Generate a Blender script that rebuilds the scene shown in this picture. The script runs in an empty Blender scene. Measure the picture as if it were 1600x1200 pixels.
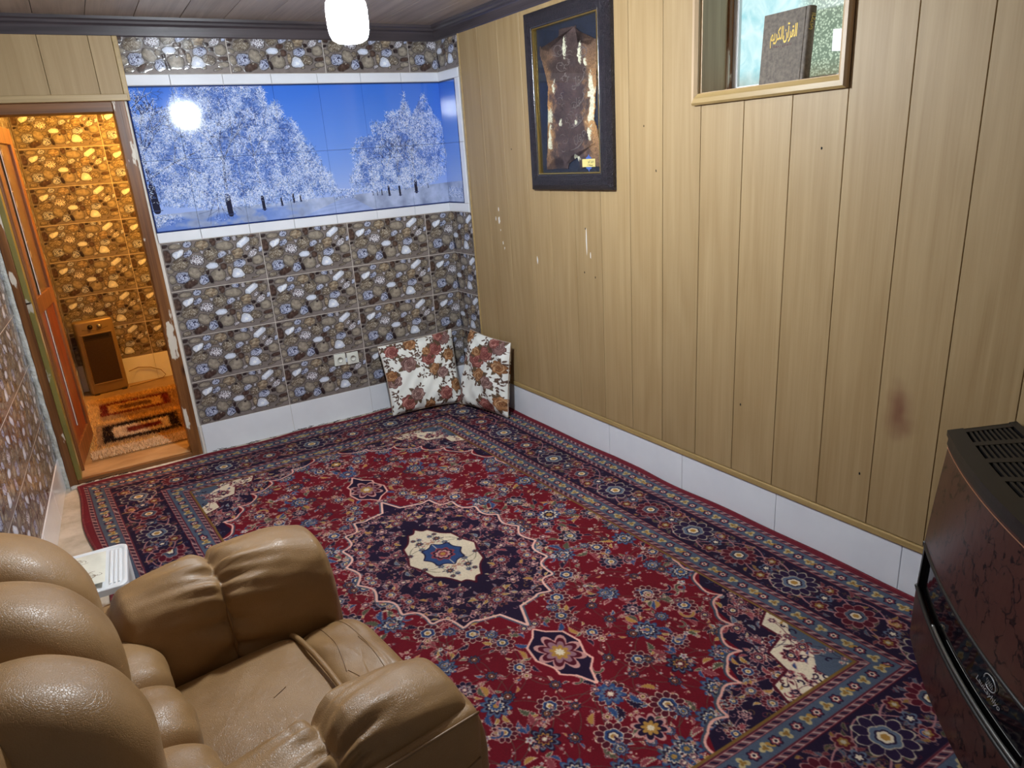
import bpy, bmesh, math, random
import numpy as np
from mathutils import Matrix, Vector

# ---------------------------------------------------------------- camera, world, light, exposure
S = bpy.context.scene
col = S.collection
cam_d = bpy.data.cameras.new('camera'); cam_d.sensor_width = 36; cam_d.lens = 24.56; cam_d.clip_start = 0.02
cam = bpy.data.objects.new('camera', cam_d); col.objects.link(cam); S.camera = cam
_R = Vector((0.85320165, -0.51737355, -0.06611771)); _U = Vector((0.21769012, 0.23802915, 0.94654801)); _F = Vector((0.47398096, 0.8219895, -0.31571397))
cam.matrix_world = Matrix(((_R[0], _U[0], -_F[0], -2.4052), (_R[1], _U[1], -_F[1], -4.9173), (_R[2], _U[2], -_F[2], 1.8252), (0, 0, 0, 1)))
W = bpy.data.worlds.new('world'); S.world = W; W.use_nodes = True
W.node_tree.nodes['Background'].inputs[0].default_value = (0.62, 0.78, 0.95, 1); W.node_tree.nodes['Background'].inputs[1].default_value = 1.0
S.view_settings.view_transform = 'Standard'; S.view_settings.look = 'None'; S.view_settings.gamma = 1.0
S.view_settings.use_curve_mapping = False
S.view_settings.exposure = 0.22
LAMP_GLOW, HALL_GLOW = 540.0, 1500.0     # radiance of the two bulbs' diffusers, the room's only lights besides the window

# ---------------------------------------------------------------- helpers
def tag(o, label=None, cat=None, group=None, kind=None):
    if label: o['label'] = label
    if cat: o['category'] = cat
    if group: o['group'] = group
    if kind: o['kind'] = kind
    return o
def empty(name, loc=(0, 0, 0), rz=0, **k):
    o = bpy.data.objects.new(name, None); o.location = loc; o.rotation_euler = (0, 0, rz); o.empty_display_size = .1
    col.objects.link(o); return tag(o, **k)
def link(name, me, mat=None, parent=None, smooth=False):
    if mat is not None and not me.materials:
        me.materials.append(mat)
    if smooth:
        me.shade_smooth()
    o = bpy.data.objects.new(name, me); col.objects.link(o)
    if parent is not None: o.parent = parent
    return o
def mesh(name, V, Fc, mat, parent=None, uv=None, smooth=False):
    me = bpy.data.meshes.new(name); me.from_pydata([tuple(v) for v in V], [], [tuple(f) for f in Fc])
    if uv is not None:
        l = me.uv_layers.new(name='UVMap'); idx = np.zeros(len(me.loops), int); me.loops.foreach_get('vertex_index', idx)
        l.data.foreach_set('uv', np.asarray(uv, float)[idx].ravel())
    me.update()
    return link(name, me, mat, parent, smooth)
BOXF = [(0, 3, 2, 1), (4, 5, 6, 7), (0, 1, 5, 4), (1, 2, 6, 5), (2, 3, 7, 6), (3, 0, 4, 7)]
def ident(x, y, z): return (x, y, z)
def boxmesh(x0, x1, y0, y1, z0, z1, bev=0.0, seg=2, xf=None):
    bm = bmesh.new()
    vs = [bm.verts.new(p) for p in ((x0, y0, z0), (x1, y0, z0), (x1, y1, z0), (x0, y1, z0), (x0, y0, z1), (x1, y0, z1), (x1, y1, z1), (x0, y1, z1))]
    for f in BOXF: bm.faces.new([vs[i] for i in f])
    if bev > 0:
        bmesh.ops.bevel(bm, geom=bm.edges[:], offset=bev, segments=seg, affect='EDGES', profile=.5)
    if xf:
        for v in bm.verts: v.co = xf(*v.co)
        bmesh.ops.recalc_face_normals(bm, faces=bm.faces)
    return bm
def box(name, x0, x1, y0, y1, z0, z1, mat, parent=None, bev=0.0, seg=2, xf=None, smooth=False):
    bm = boxmesh(min(x0, x1), max(x0, x1), min(y0, y1), max(y0, y1), min(z0, z1), max(z0, z1), bev, seg, xf)
    me = bpy.data.meshes.new(name); bm.to_mesh(me); bm.free()
    return link(name, me, mat, parent, smooth)
def tube(name, pts, r, mat, parent=None, n=8, closed=False, caps=True, smooth=True, rs=None):
    P = [Vector(p) for p in pts]; N = len(P); V = []; Fc = []
    for i in range(N):
        a = P[(i - 1) % N] if (closed or i > 0) else P[i]; b = P[(i + 1) % N] if (closed or i < N - 1) else P[i]
        t = (b - a).normalized(); u = t.orthogonal().normalized() if abs(t.z) > .95 else t.cross(Vector((0, 0, 1))).normalized(); w = t.cross(u)
        rr = rs[i] if rs else r
        for k in range(n):
            an = 2 * math.pi * k / n; V.append(P[i] + (u * math.cos(an) + w * math.sin(an)) * rr)
    for i in range(N if closed else N - 1):
        for k in range(n):
            j = (i + 1) % N; Fc.append((i * n + k, j * n + k, j * n + (k + 1) % n, i * n + (k + 1) % n))
    if caps and not closed:
        Fc.append(tuple(range(n))[::-1]); Fc.append(tuple((N - 1) * n + k for k in range(n)))
    return mesh(name, V, Fc, mat, parent, smooth=smooth)
def lathe(name, prof, mat, parent=None, n=32, loc=(0, 0, 0), smooth=True):
    V = []; Fc = []
    for (r, z) in prof:
        for k in range(n):
            a = 2 * math.pi * k / n; V.append((loc[0] + r * math.cos(a), loc[1] + r * math.sin(a), loc[2] + z))
    m = len(prof)
    for i in range(m - 1):
        for k in range(n):
            Fc.append((i * n + k, i * n + (k + 1) % n, (i + 1) * n + (k + 1) % n, (i + 1) * n + k))
    if prof[0][0] > 1e-4: Fc.append(tuple(range(n))[::-1])
    if prof[-1][0] > 1e-4: Fc.append(tuple((m - 1) * n + k for k in range(n)))
    return mesh(name, V, Fc, mat, parent, smooth=smooth)
def grid(nu, nv, fn):
    V = [fn(i / nu, j / nv) for j in range(nv + 1) for i in range(nu + 1)]
    Fc = [(j * (nu + 1) + i, j * (nu + 1) + i + 1, (j + 1) * (nu + 1) + i + 1, (j + 1) * (nu + 1) + i) for j in range(nv) for i in range(nu)]
    uv = [(i / nu, j / nv) for j in range(nv + 1) for i in range(nu + 1)]
    return V, Fc, uv

# materials -------------------------------------------------------
def srgb(r, g, b):
    f = lambda c: (c / 255 / 12.92) if c / 255 <= .04045 else ((c / 255 + .055) / 1.055) ** 2.4
    return (f(r), f(g), f(b), 1)
class M:
    def __init__(s, name):
        s.m = bpy.data.materials.new(name); s.m.use_nodes = True; s.t = s.m.node_tree; s.b = s.t.nodes['Principled BSDF']
    def n(s, typ, **k):
        nd = s.t.nodes.new('ShaderNode' + typ)
        for a, v in k.items():
            if a.startswith('i_'):
                nd.inputs[a[2:].replace('_', ' ')].default_value = v
            else: setattr(nd, a, v)
        return nd
    def l(s, a, b): s.t.links.new(a, b)
    def set(s, **k):
        for a, v in k.items(): s.b.inputs[a.replace('_', ' ')].default_value = v
        return s
def plain(name, c, rough=.5, metal=0., spec=.5, **k):
    m = M(name); m.set(Base_Color=c, Roughness=rough, Metallic=metal); m.b.inputs['Specular IOR Level'].default_value = spec
    for a, v in k.items(): m.b.inputs[a.replace('_', ' ')].default_value = v
    return m.m
def noisy(name, c1, c2, scale=8, rough=.5, detail=4, stretch=(1, 1, 1), bump=0., bscale=None, spec=.5, metal=0, rnd=0., lo=.35, hi=.65, dist=.01, coord='Object'):
    m = M(name); tc = m.n('TexCoord'); mp = m.n('Mapping'); m.l(tc.outputs[coord], mp.inputs[0]); mp.inputs['Scale'].default_value = stretch
    src = mp.outputs[0]
    nz = m.n('TexNoise', i_Scale=scale, i_Detail=detail, i_Roughness=.6); m.l(src, nz.inputs['Vector'])
    cr = m.n('ValToRGB'); cr.color_ramp.elements[0].color = c1; cr.color_ramp.elements[1].color = c2
    cr.color_ramp.elements[0].position = lo; cr.color_ramp.elements[1].position = hi
    m.l(nz.outputs[0], cr.inputs[0]); m.l(cr.outputs[0], m.b.inputs['Base Color'])
    m.set(Roughness=rough, Metallic=metal); m.b.inputs['Specular IOR Level'].default_value = spec
    if bump:
        n2 = m.n('TexNoise', i_Scale=bscale or scale * 4, i_Detail=3.); m.l(src, n2.inputs['Vector'])
        bp = m.n('Bump', i_Strength=bump, i_Distance=dist); m.l(n2.outputs[0], bp.inputs['Height']); m.l(bp.outputs[0], m.b.inputs['Normal'])
    return m.m
def wood(name, c1, c2, axis='z', scale=1., rough=.45, rnd=.25, bump=.05, knots=False, contrast=(.35, .7)):
    m = M(name); tc = m.n('TexCoord'); oi = m.n('ObjectInfo')
    sx = {'z': (22, 22, .9), 'x': (.9, 22, 22), 'y': (22, .9, 22)}[axis]
    off = m.n('VectorMath', operation='SCALE'); off.inputs[0].default_value = (3.1, 7.7, 5.3)
    m.l(oi.outputs['Random'], off.inputs['Scale']); mu = m.n('Math', operation='MULTIPLY'); mu.inputs[1].default_value = 9
    m.l(oi.outputs['Random'], mu.inputs[0]); m.l(mu.outputs[0], off.inputs['Scale'])
    add = m.n('VectorMath', operation='ADD'); m.l(tc.outputs['Object'], add.inputs[0]); m.l(off.outputs[0], add.inputs[1])
    mp = m.n('Mapping'); mp.inputs['Scale'].default_value = tuple(a * scale for a in sx); m.l(add.outputs[0], mp.inputs[0])
    n1 = m.n('TexNoise', i_Scale=1., i_Detail=5., i_Roughness=.65, i_Distortion=.6); m.l(mp.outputs[0], n1.inputs['Vector'])
    mp2 = m.n('Mapping'); mp2.inputs['Scale'].default_value = tuple(a * scale * (6 if a > 1 else 1.5) for a in sx); m.l(add.outputs[0], mp2.inputs[0])
    n2 = m.n('TexNoise', i_Scale=1., i_Detail=2.); m.l(mp2.outputs[0], n2.inputs['Vector'])
    # cathedral figure: rings of a slow noise
    mp3 = m.n('Mapping'); mp3.inputs['Scale'].default_value = tuple(a * scale * (.28 if a > 1 else .8) for a in sx); m.l(add.outputs[0], mp3.inputs[0])
    n3 = m.n('TexNoise', i_Scale=1., i_Detail=1.); m.l(mp3.outputs[0], n3.inputs['Vector'])
    ml = m.n('Math', operation='MULTIPLY'); ml.inputs[1].default_value = 34; m.l(n3.outputs[0], ml.inputs[0])
    sn = m.n('Math', operation='SINE'); m.l(ml.outputs[0], sn.inputs[0])
    a1 = m.n('Math', operation='MULTIPLY_ADD'); a1.inputs[1].default_value = .06; m.l(sn.outputs[0], a1.inputs[0]); m.l(n1.outputs[0], a1.inputs[2])
    a2 = m.n('Math', operation='MULTIPLY_ADD'); a2.inputs[1].default_value = .35; m.l(n2.outputs[0], a2.inputs[0]); m.l(a1.outputs[0], a2.inputs[2])
    a3 = m.n('Math', operation='SUBTRACT'); a3.inputs[1].default_value = .17; m.l(a2.outputs[0], a3.inputs[0])
    cr = m.n('ValToRGB'); e = cr.color_ramp.elements; e[0].position = contrast[0]; e[1].position = contrast[1]; e[0].color = c1; e[1].color = c2
    m.l(a3.outputs[0], cr.inputs[0])
    hs = m.n('HueSaturation'); m.l(cr.outputs[0], hs.inputs['Color'])
    mr = m.n('MapRange'); mr.inputs['To Min'].default_value = 1 - rnd; mr.inputs['To Max'].default_value = 1 + rnd; m.l(oi.outputs['Random'], mr.inputs[0]); m.l(mr.outputs[0], hs.inputs['Value'])
    outc = hs.outputs[0]
    m.colsock = outc
    if knots:
        v = m.n('TexVoronoi', i_Scale=3.2); mpk = m.n('Mapping'); mpk.inputs['Scale'].default_value = {'z': (2.5, 2.5, 1), 'x': (1, 2.5, 2.5), 'y': (2.5, 1, 2.5)}[axis]
        m.l(add.outputs[0], mpk.inputs[0]); m.l(mpk.outputs[0], v.inputs['Vector'])
        rk = m.n('ValToRGB'); rk.color_ramp.elements[0].position = .06; rk.color_ramp.elements[1].position = .16; m.l(v.outputs['Distance'], rk.inputs[0])
        mx = m.n('Mix', data_type='RGBA'); mx.inputs['A'].default_value = (c1[0] * .35, c1[1] * .25, c1[2] * .2, 1); m.l(rk.outputs[0], mx.inputs['Factor']); m.l(outc, mx.inputs['B']); outc = mx.outputs['Result']
    m.l(outc, m.b.inputs['Base Color']); m.set(Roughness=rough)
    bp = m.n('Bump', i_Strength=bump, i_Distance=.004); m.l(n2.outputs[0], bp.inputs['Height']); m.l(bp.outputs[0], m.b.inputs['Normal'])
    return m.m
def chipped(mat, chip, scale=14, thr=.62, stretch=(1, 1, .35)):
    """worn paint: patches of a second colour over an existing base colour"""
    t = mat.node_tree; b = t.nodes['Principled BSDF']; src = b.inputs['Base Color'].links[0].from_socket
    tc = t.nodes.new('ShaderNodeTexCoord'); mp = t.nodes.new('ShaderNodeMapping'); mp.inputs['Scale'].default_value = stretch; t.links.new(tc.outputs['Object'], mp.inputs[0])
    nz = t.nodes.new('ShaderNodeTexNoise'); nz.inputs['Scale'].default_value = scale; nz.inputs['Detail'].default_value = 8; t.links.new(mp.outputs[0], nz.inputs['Vector'])
    cr = t.nodes.new('ShaderNodeValToRGB'); cr.color_ramp.elements[0].position = thr; cr.color_ramp.elements[1].position = thr + .02; t.links.new(nz.outputs[0], cr.inputs[0])
    mx = t.nodes.new('ShaderNodeMix'); mx.data_type = 'RGBA'; mx.inputs['B'].default_value = chip; t.links.new(cr.outputs[0], mx.inputs['Factor']); t.links.new(src, mx.inputs['A']); t.links.new(mx.outputs['Result'], b.inputs['Base Color'])
    return mat
def picture(name, arr, rough=.5, height=None, bump=.3, dist=.002, spec=.5, **k):
    """material whose colour is an array drawn by this script (rows bottom-up)"""
    def img(nm, a, data=False):
        h, w = a.shape[:2]; im = bpy.data.images.new(nm, w, h, alpha=False, is_data=data)
        px = np.ones((h, w, 4), np.float32); px[..., :3] = np.clip(a, 0, 1) if a.ndim == 3 else np.clip(a, 0, 1)[..., None]
        im.pixels.foreach_set(px.ravel()); im.update(); im.pack(); return im
    m = M(name); tc = m.n('TexCoord'); ti = m.n('TexImage'); ti.image = img(name, arr); ti.interpolation = 'Linear'
    m.l(tc.outputs['UV'], ti.inputs[0]); m.l(ti.outputs[0], m.b.inputs['Base Color']); m.set(Roughness=rough); m.b.inputs['Specular IOR Level'].default_value = spec
    if height is not None:
        th = m.n('TexImage'); th.image = img(name + '_relief', height, True); m.l(tc.outputs['UV'], th.inputs[0])
        bp = m.n('Bump', i_Strength=bump, i_Distance=dist); m.l(th.outputs[0], bp.inputs['Height']); m.l(bp.outputs[0], m.b.inputs['Normal'])
    for a, v in k.items(): m.b.inputs[a.replace('_', ' ')].default_value = v
    return m.m

# ---------------------------------------------------------------- drawn patterns (numpy)
rng = np.random.default_rng(7)
def C(r, g, b): return np.array([r, g, b], np.float32) / 255
def blur(a, k=1, n=1):
    for _ in range(n):
        for ax in (0, 1):
            a = (np.roll(a, k, ax) + a * 2 + np.roll(a, -k, ax)) / 4
    return a
def smooth_noise(h, w, cell, seed=0):
    r = np.random.default_rng(seed); gh, gw = int(h / cell) + 3, int(w / cell) + 3; g = r.random((gh, gw)).astype(np.float32)
    y = np.arange(h) / cell; x = np.arange(w) / cell; yi = y.astype(int); xi = x.astype(int); fy = (y - yi)[:, None]; fx = (x - xi)[None]
    fy = fy * fy * (3 - 2 * fy); fx = fx * fx * (3 - 2 * fx)
    a = g[yi][:, xi]; b = g[yi][:, xi + 1]; c = g[yi + 1][:, xi]; d = g[yi + 1][:, xi + 1]
    return (a * (1 - fx) + b * fx) * (1 - fy) + (c * (1 - fx) + d * fx) * fy
def fbm(h, w, cell, seed=0, oct=4):
    o = 0; s = 0; a = 1
    for i in range(oct):
        if cell < 1: break
        o = o + a * smooth_noise(h, w, cell, seed + i); s += a; a *= .55; cell /= 2
    return o / s
class Canvas:
    """y grows upward; coordinates in px"""
    def __init__(s, w, h, c): s.a = np.empty((h, w, 3), np.float32); s.a[:] = c; s.w = w; s.h = h
    def win(s, cx, cy, r):
        x0, x1 = max(0, int(cx - r)), min(s.w, int(cx + r) + 2); y0, y1 = max(0, int(cy - r)), min(s.h, int(cy + r) + 2)
        if x1 <= x0 or y1 <= y0: return None
        Y, X = np.mgrid[y0:y1, x0:x1]; return s.a[y0:y1, x0:x1], X - cx, Y - cy
    def flower(s, cx, cy, r, cols, n=8, lobe=.16, rot=0., pw=1.0, sq=1.):
        w = s.win(cx, cy, r * 1.3 + 2)
        if w is None: return
        a, X, Y = w; Y = Y / sq; rr = np.hypot(X, Y); th = np.arctan2(Y, X) + rot
        R = r * (1 - lobe + lobe * 2 * np.abs(np.cos(th * n / 2)) ** pw) / (1 + lobe) * 1.08
        q = rr / R
        for f, c in cols: a[q < f] = c
    def ellipse(s, cx, cy, rx, ry, ang, c, edge=None, ew=1.3):
        w = s.win(cx, cy, max(rx, ry) + 2)
        if w is None: return
        a, X, Y = w; ca, sa = math.cos(ang), math.sin(ang); u = (X * ca + Y * sa) / rx; v = (-X * sa + Y * ca) / ry; q = np.hypot(u, v)
        a[q < 1] = edge if edge is not None else c
        if edge is not None: a[q < 1 - ew / max(2.2, min(rx, ry))] = c
    def leaf(s, cx, cy, L, wd, ang, c, edge, bend=0.):
        w = s.win(cx, cy, L + 2)
        if w is None: return
        a, X, Y = w; ca, sa = math.cos(ang), math.sin(ang); u = (X * ca + Y * sa) / L; v = (-X * sa + Y * ca) / L - bend * (1 - u * u)
        hw = wd / L * np.clip(1 - u * u, 0, 1) * (1 - .35 * u) * (1 + .25 * np.sin(u * 22)); m = (np.abs(v) < hw) & (np.abs(u) < 1); a[m] = edge
        a[(np.abs(v) < hw - 1.2 / L) & (np.abs(u) < .9)] = c
    def stroke(s, pts, wd, c):
        P = np.asarray(pts, float); d = np.hypot(*(P[1:] - P[:-1]).T); L = d.sum(); n = max(2, int(L / .6)); t = np.concatenate([[0], np.cumsum(d)]) / max(L, 1e-6)
        q = np.linspace(0, 1, n); x = np.interp(q, t, P[:, 0]); y = np.interp(q, t, P[:, 1]); k = max(0, int(round(wd / 2 + .01))); 
        offs = [(i, j) for i in range(-k, k + 1) for j in range(-k, k + 1) if i * i + j * j <= (wd / 2) ** 2 + .3]
        for i, j in offs:
            xi = (x + i).round().astype(int); yi = (y + j).round().astype(int); m = (xi >= 0) & (xi < s.w) & (yi >= 0) & (yi < s.h); s.a[yi[m], xi[m]] = c
    def poly(s, pts, c):
        P = np.asarray(pts, float); x0, y0 = np.maximum(P.min(0).astype(int) - 1, 0); x1 = min(s.w, int(P[:, 0].max()) + 2); y1 = min(s.h, int(P[:, 1].max()) + 2)
        if x1 <= x0 or y1 <= y0: return
        Y, X = np.mgrid[y0:y1, x0:x1]; ins = np.zeros(X.shape, bool)
        for (ax, ay), (bx, by) in zip(P, np.roll(P, -1, 0)):
            if ay == by: continue
            ins ^= ((Y < ay) != (Y < by)) & (X < (bx - ax) * (Y - ay) / (by - ay) + ax)
        s.a[y0:y1, x0:x1][ins] = c if not callable(c) else c(X, Y)[ins]
        return ins

# pebble tile print, 600 x 300 mm -------------------------------------------------
def pebble_tile():
    w, h = 900, 456
    PB = [(30,140,40,28,0,'K'),(190,140,97,47,5,'S'),(375,120,68,48,5,'B'),(597,130,102,78,0,'L'),(760,90,46,67,0,'D'),(855,40,34,24,0,'K'),(980,42,74,37,8,'B'),(1110,40,33,47,0,'M'),(940,158,134,72,8,'S'),(1230,115,128,62,-30,'W'),(1420,108,76,66,0,'C'),(65,298,62,101,0,'D'),(242,262,98,56,-25,'W'),(380,265,77,43,-25,'B'),(490,205,57,40,30,'C'),(585,250,30,27,0,'M'),(725,280,118,104,-30,'C'),(505,375,108,78,20,'M'),(895,297,74,43,-20,'B'),(1005,265,22,31,0,'M'),(1140,287,97,86,0,'L'),(1315,205,52,30,-40,'M'),(1385,292,88,52,-30,'M'),(1265,345,32,32,0,'K'),(1508,235,34,46,0,'B'),(1010,380,78,74,0,'C'),(855,395,57,39,0,'D'),(250,432,138,97,-12,'C'),(65,447,33,19,0,'K'),(735,472,99,54,3,'W'),(905,490,52,53,0,'D'),(1165,457,100,70,-15,'B'),(1335,412,38,33,0,'K'),(1470,405,93,80,0,'S'),(100,535,52,36,20,'S'),(460,572,112,82,45,'S'),(577,528,50,46,30,'C'),(660,575,26,38,0,'K'),(820,632,118,99,0,'S'),(1012,565,42,80,0,'L'),(1300,562,92,72,15,'C'),(1150,622,105,72,25,'W'),(1505,532,82,32,0,'D'),(275,642,112,92,0,'B'),(125,667,50,72,-20,'S'),(395,747,108,60,-15,'D'),(600,690,86,84,-20,'B'),(705,690,26,68,-15,'K'),(970,697,52,30,-10,'M'),(1505,617,88,38,0,'S'),(190,797,68,36,0,'C'),(1370,12,60,22,5,'D'),(1195,12,50,20,0,'C'),(330,370,24,16,0,'K'),(700,200,20,14,0,'K'),(1400,205,22,18,0,'K'),(835,545,18,14,0,'K'),(430,690,22,14,20,'S'),(1225,690,26,14,-10,'S'),(1420,690,60,14,-8,'C')]
    q = np.array([(-10, 92), (1505, -35), (1602, 652), (95, 860)], float)   # tile corners TL TR BR BL in sketch units
    base = C(124, 115, 112) * (.86 + .28 * fbm(h, w, 60, 3)[..., None]); c = Canvas(w, h, C(120, 108, 100)); c.a[:] = base
    H = np.zeros((h, w), np.float32); n1 = fbm(h, w, 22, 11, 4); n2 = fbm(h, w, 7, 23, 3); n3 = fbm(h, w, 44, 31, 3)
    Y, X = np.mgrid[0:h, 0:w]; X = X + (n3 - .5) * 26; Y = Y + (n1 - .5) * 12
    A = np.array([[*(q[1] - q[0])], [*(q[3] - q[0])]]).T; Ai = np.linalg.inv(A)
    tone = {'K': ((62, 50, 50), (38, 30, 34)), 'S': ((152, 143, 130), (130, 121, 110)), 'B': ((190, 196, 216), (160, 168, 196)), 'L': ((160, 146, 126), (122, 104, 86)), 'D': ((92, 74, 66), (66, 50, 46)), 'M': ((226, 226, 232), (92, 84, 90)), 'W': ((232, 236, 246), (206, 214, 232)), 'C': ((132, 122, 108), (104, 94, 84))}
    for k, (px, py, rx, ry, an, ty) in enumerate(PB):
        uv = Ai @ (np.array([px, py], float) - q[0]); cx, cy = uv[0] * w, (1 - uv[1]) * h
        sx = w / 1512 ; sy = h / 775; ca, sa = math.cos(math.radians(-an)), math.sin(math.radians(-an))
        dx = (X - cx) / sx; dy = (Y - cy) / sy + (X - cx) / sx * -.08; u = (dx * ca + dy * sa) / rx; v = (-dx * sa + dy * ca) / ry
        e = 2.3 if ty in 'DS' else 2.5
        if k in (12, 41): v = v * (1 + .45 * u); 
        d = (np.abs(u) ** e + np.abs(v) ** e) ** (1 / e)
        ring = (d < 1 + 6 / min(rx, ry)) & (d >= .93); c.a[ring] = np.minimum(c.a[ring], base[ring] * .72)
        m = d < .94; a1, a2 = C(*tone[ty][0]), C(*tone[ty][1]); t = np.clip((n1 - .35) * 3.4, 0, 1)[..., None]; colr = a1 * (1 - t) + a2 * t
        if ty == 'B': colr = np.where((n2 > .62)[..., None] | (n1 > .68)[..., None], C(60, 62, 84), colr)
        if ty == 'M': colr = np.where((np.abs(np.sin((u * 7 + n1 * 9))) > .62)[..., None], C(112, 104, 110), C(222, 222, 230))
        if ty == 'C': colr = np.where((n2 > .64)[..., None], C(180, 172, 160), colr); colr = np.where((n2 < .33)[..., None], C(92, 76, 60), colr)
        if ty == 'S': colr = colr * (.93 + .18 * n2[..., None])
        if ty == 'L': colr = colr * (.85 + .25 * (np.sin(v * 9 + n1 * 5) * .5 + .5)[..., None])
        if ty == 'W': colr = np.where((np.abs(n1 - .5) < .012)[..., None], C(170, 182, 210), colr)
        colr = colr * (1.06 - .3 * np.clip(d, 0, 1)[..., None] ** 3)
        c.a[m] = colr[m]; H = np.maximum(H, np.clip(1.06 - d, 0, 1) ** .45)
    return c.a, H

# winter avenue print on the mural tiles -------------------------------------------
MUX0, MUX1, MUZ0, MUZ1 = -2.03, 0.235, 1.487, 2.330
def mural():
    s = 760; w, h = int((MUX1 - MUX0) * s), int((MUZ1 - MUZ0) * s)
    P = lambda X, Z: ((X - MUX0) * s, (Z - MUZ0) * s)
    gz = np.linspace(0, 1, h)[:, None, None]; top = C(62, 116, 220); mid = C(112, 152, 232); hor = C(176, 192, 238)
    c = Canvas(w, h, 0); c.a[:] = np.where(gz > .45, mid + (top - mid) * (gz - .45) / .55, hor + (mid - hor) * gz / .45)
    snow = fbm(h, w, 60, 5)[..., None]; yh = (1.60 - MUZ0) * s
    Y, X = np.mgrid[0:h, 0:w]; Xm = X / s + MUX0
    hz = yh + np.interp(Xm[0], [-2.03, -1.0, -.8, -.45, .235], [-6, 6, 4, 12, 34])
    g = (Y < hz[None]); fl = C(176, 192, 232) * .9 + (snow - .5) * .35
    road = np.abs(Xm + .78 + (hz[None] - Y) / s * 1.2 * .6) < (hz[None] - Y) / s * 2.2
    fl = np.where(road[..., None], C(150, 170, 220) + (snow - .5) * .18 + .02 * np.sin(Xm * 90 / (1 + (hz[None] - Y) / 30.))[..., None], fl)
    c.a[g] = fl[g]
    sh = np.clip((hz[None] - 14 - Y) / 14, 0, 1) * np.clip((-1.0 - Xm) / .4, 0, 1) * np.clip((snow[..., 0] - .36) * 5 + .3 * np.sin(Y / 6. + Xm * 3), 0, 1); c.a[:] = c.a * (1 - .75 * sh[..., None]) + C(84, 120, 205) * .75 * sh[..., None]
    rs = np.random.default_rng(3); clump = fbm(h, w, 46, 77, 4); clump = np.clip((clump - .3) / .4, 0, 1)
    def twigs(poly, n, L, bright=1.):
        pg = np.array([P(*p) for p in poly]); lo, hi = pg.min(0), pg.max(0); pts = rs.uniform(lo, hi, (n * 2, 2)); ins = np.zeros(len(pts), bool)
        for (ax, ay), (bx, by) in zip(pg, np.roll(pg, -1, 0)):
            if ay == by: continue
            ins ^= ((pts[:, 1] < ay) != (pts[:, 1] < by)) & (pts[:, 0] < (bx - ax) * (pts[:, 1] - ay) / (by - ay) + ax)
        pts = pts[ins]; pts = pts[rs.random(len(pts)) < .25 + .75 * clump[pts[:, 1].astype(int).clip(0, h - 1), pts[:, 0].astype(int).clip(0, w - 1)]][:n]; m = len(pts); cen = pg.mean(0) - np.array([0, 60]); base = np.arctan2(pts[:, 1] - cen[1], pts[:, 0] - cen[0]); an = base + rs.normal(0, .9, m)
        tt = np.linspace(0, 1, 12)[None]; curve = rs.normal(0, 1.2, m)[:, None]
        ln = (L * rs.uniform(.4, 1.5, m))[:, None]; x = pts[:, 0:1] + np.cos(an[:, None] + curve * tt) * ln * tt; y = pts[:, 1:2] + np.sin(an[:, None] + curve * tt) * ln * tt
        pal = np.array([C(236, 242, 255), C(196, 212, 246), C(150, 178, 232), C(86, 122, 205), C(54, 84, 160), C(40, 52, 92)]); pr = [.34, .28, .18, .11, .06, .03]
        cl = clump[pts[:, 1].astype(int).clip(0, h - 1), pts[:, 0].astype(int).clip(0, w - 1)]; ci = pal[np.clip(rs.choice(6, m, p=pr) + (cl < .42) * rs.integers(0, 3, m), 0, 5)] * bright
        for k in range(12):
            xi = x[:, k].astype(int); yi = y[:, k].astype(int); ok = (xi >= 0) & (xi < w - 1) & (yi >= 0) & (yi < h); c.a[yi[ok], xi[ok]] = ci[ok]
            ok2 = ok & (rs.random(m) < .8); c.a[yi[ok2], xi[ok2] + 1] = ci[ok2]
    left = [(-2.05, 1.66), (-2.06, 2.16), (-1.82, 2.20), (-1.74, 2.36), (-1.30, 2.36), (-1.244, 2.30), (-1.23, 2.2), (-1.173, 2.24), (-1.13, 2.10), (-1.10, 2.13), (-1.047, 2.02), (-0.974, 1.93), (-0.93, 1.80), (-0.885, 1.76), (-0.856, 1.63), (-1.2, 1.60), (-1.7, 1.61)]
    right = [(-.745, 1.63), (-.755, 1.72), (-.70, 1.80), (-.73, 1.88), (-.66, 1.98), (-.55, 1.99), (-.56, 2.08), (-.45, 2.08), (-.44, 2.14), (-.33, 2.14), (-.288, 2.27), (-.25, 2.12), (-.2, 2.16), (-.14, 2.25), (-.08, 2.13), (-.02, 2.05), (0.02, 1.83), (-.02, 1.70), (-.18, 1.63), (-.5, 1.61)]
    shr = lambda pg, f: [(sum(p[0] for p in pg) / len(pg) * (1 - f) + p[0] * f, sum(p[1] for p in pg) / len(pg) * (1 - f) + p[1] * f) for p in pg]
    pgm = [P(*p) for p in shr(left, .9)]; c.poly(pgm, C(84, 116, 192)); c.poly([P(*p) for p in shr(right, .84)], C(90, 122, 200))
    def branch(x, z, an, ln, wd, dep):
        x2, z2 = x + math.cos(an) * ln, z + math.sin(an) * ln; c.stroke([P(x, z), P(x2, z2)], wd, C(48, 56, 92))
        if wd > 2: c.stroke([(P(x, z)[0], P(x, z)[1] + wd / 2), (P(x2, z2)[0], P(x2, z2)[1] + wd / 2)], 1.5, C(214, 224, 248))
        if dep == 0: return
        for k in range(3): branch(x2, z2, an + rs.normal(0, .5) + (k - 1) * .45, ln * rs.uniform(.6, .85), wd * .6, dep - 1)
    twigs(left, 9000, 15, .85); twigs(right, 4200, 13, .85)
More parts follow.
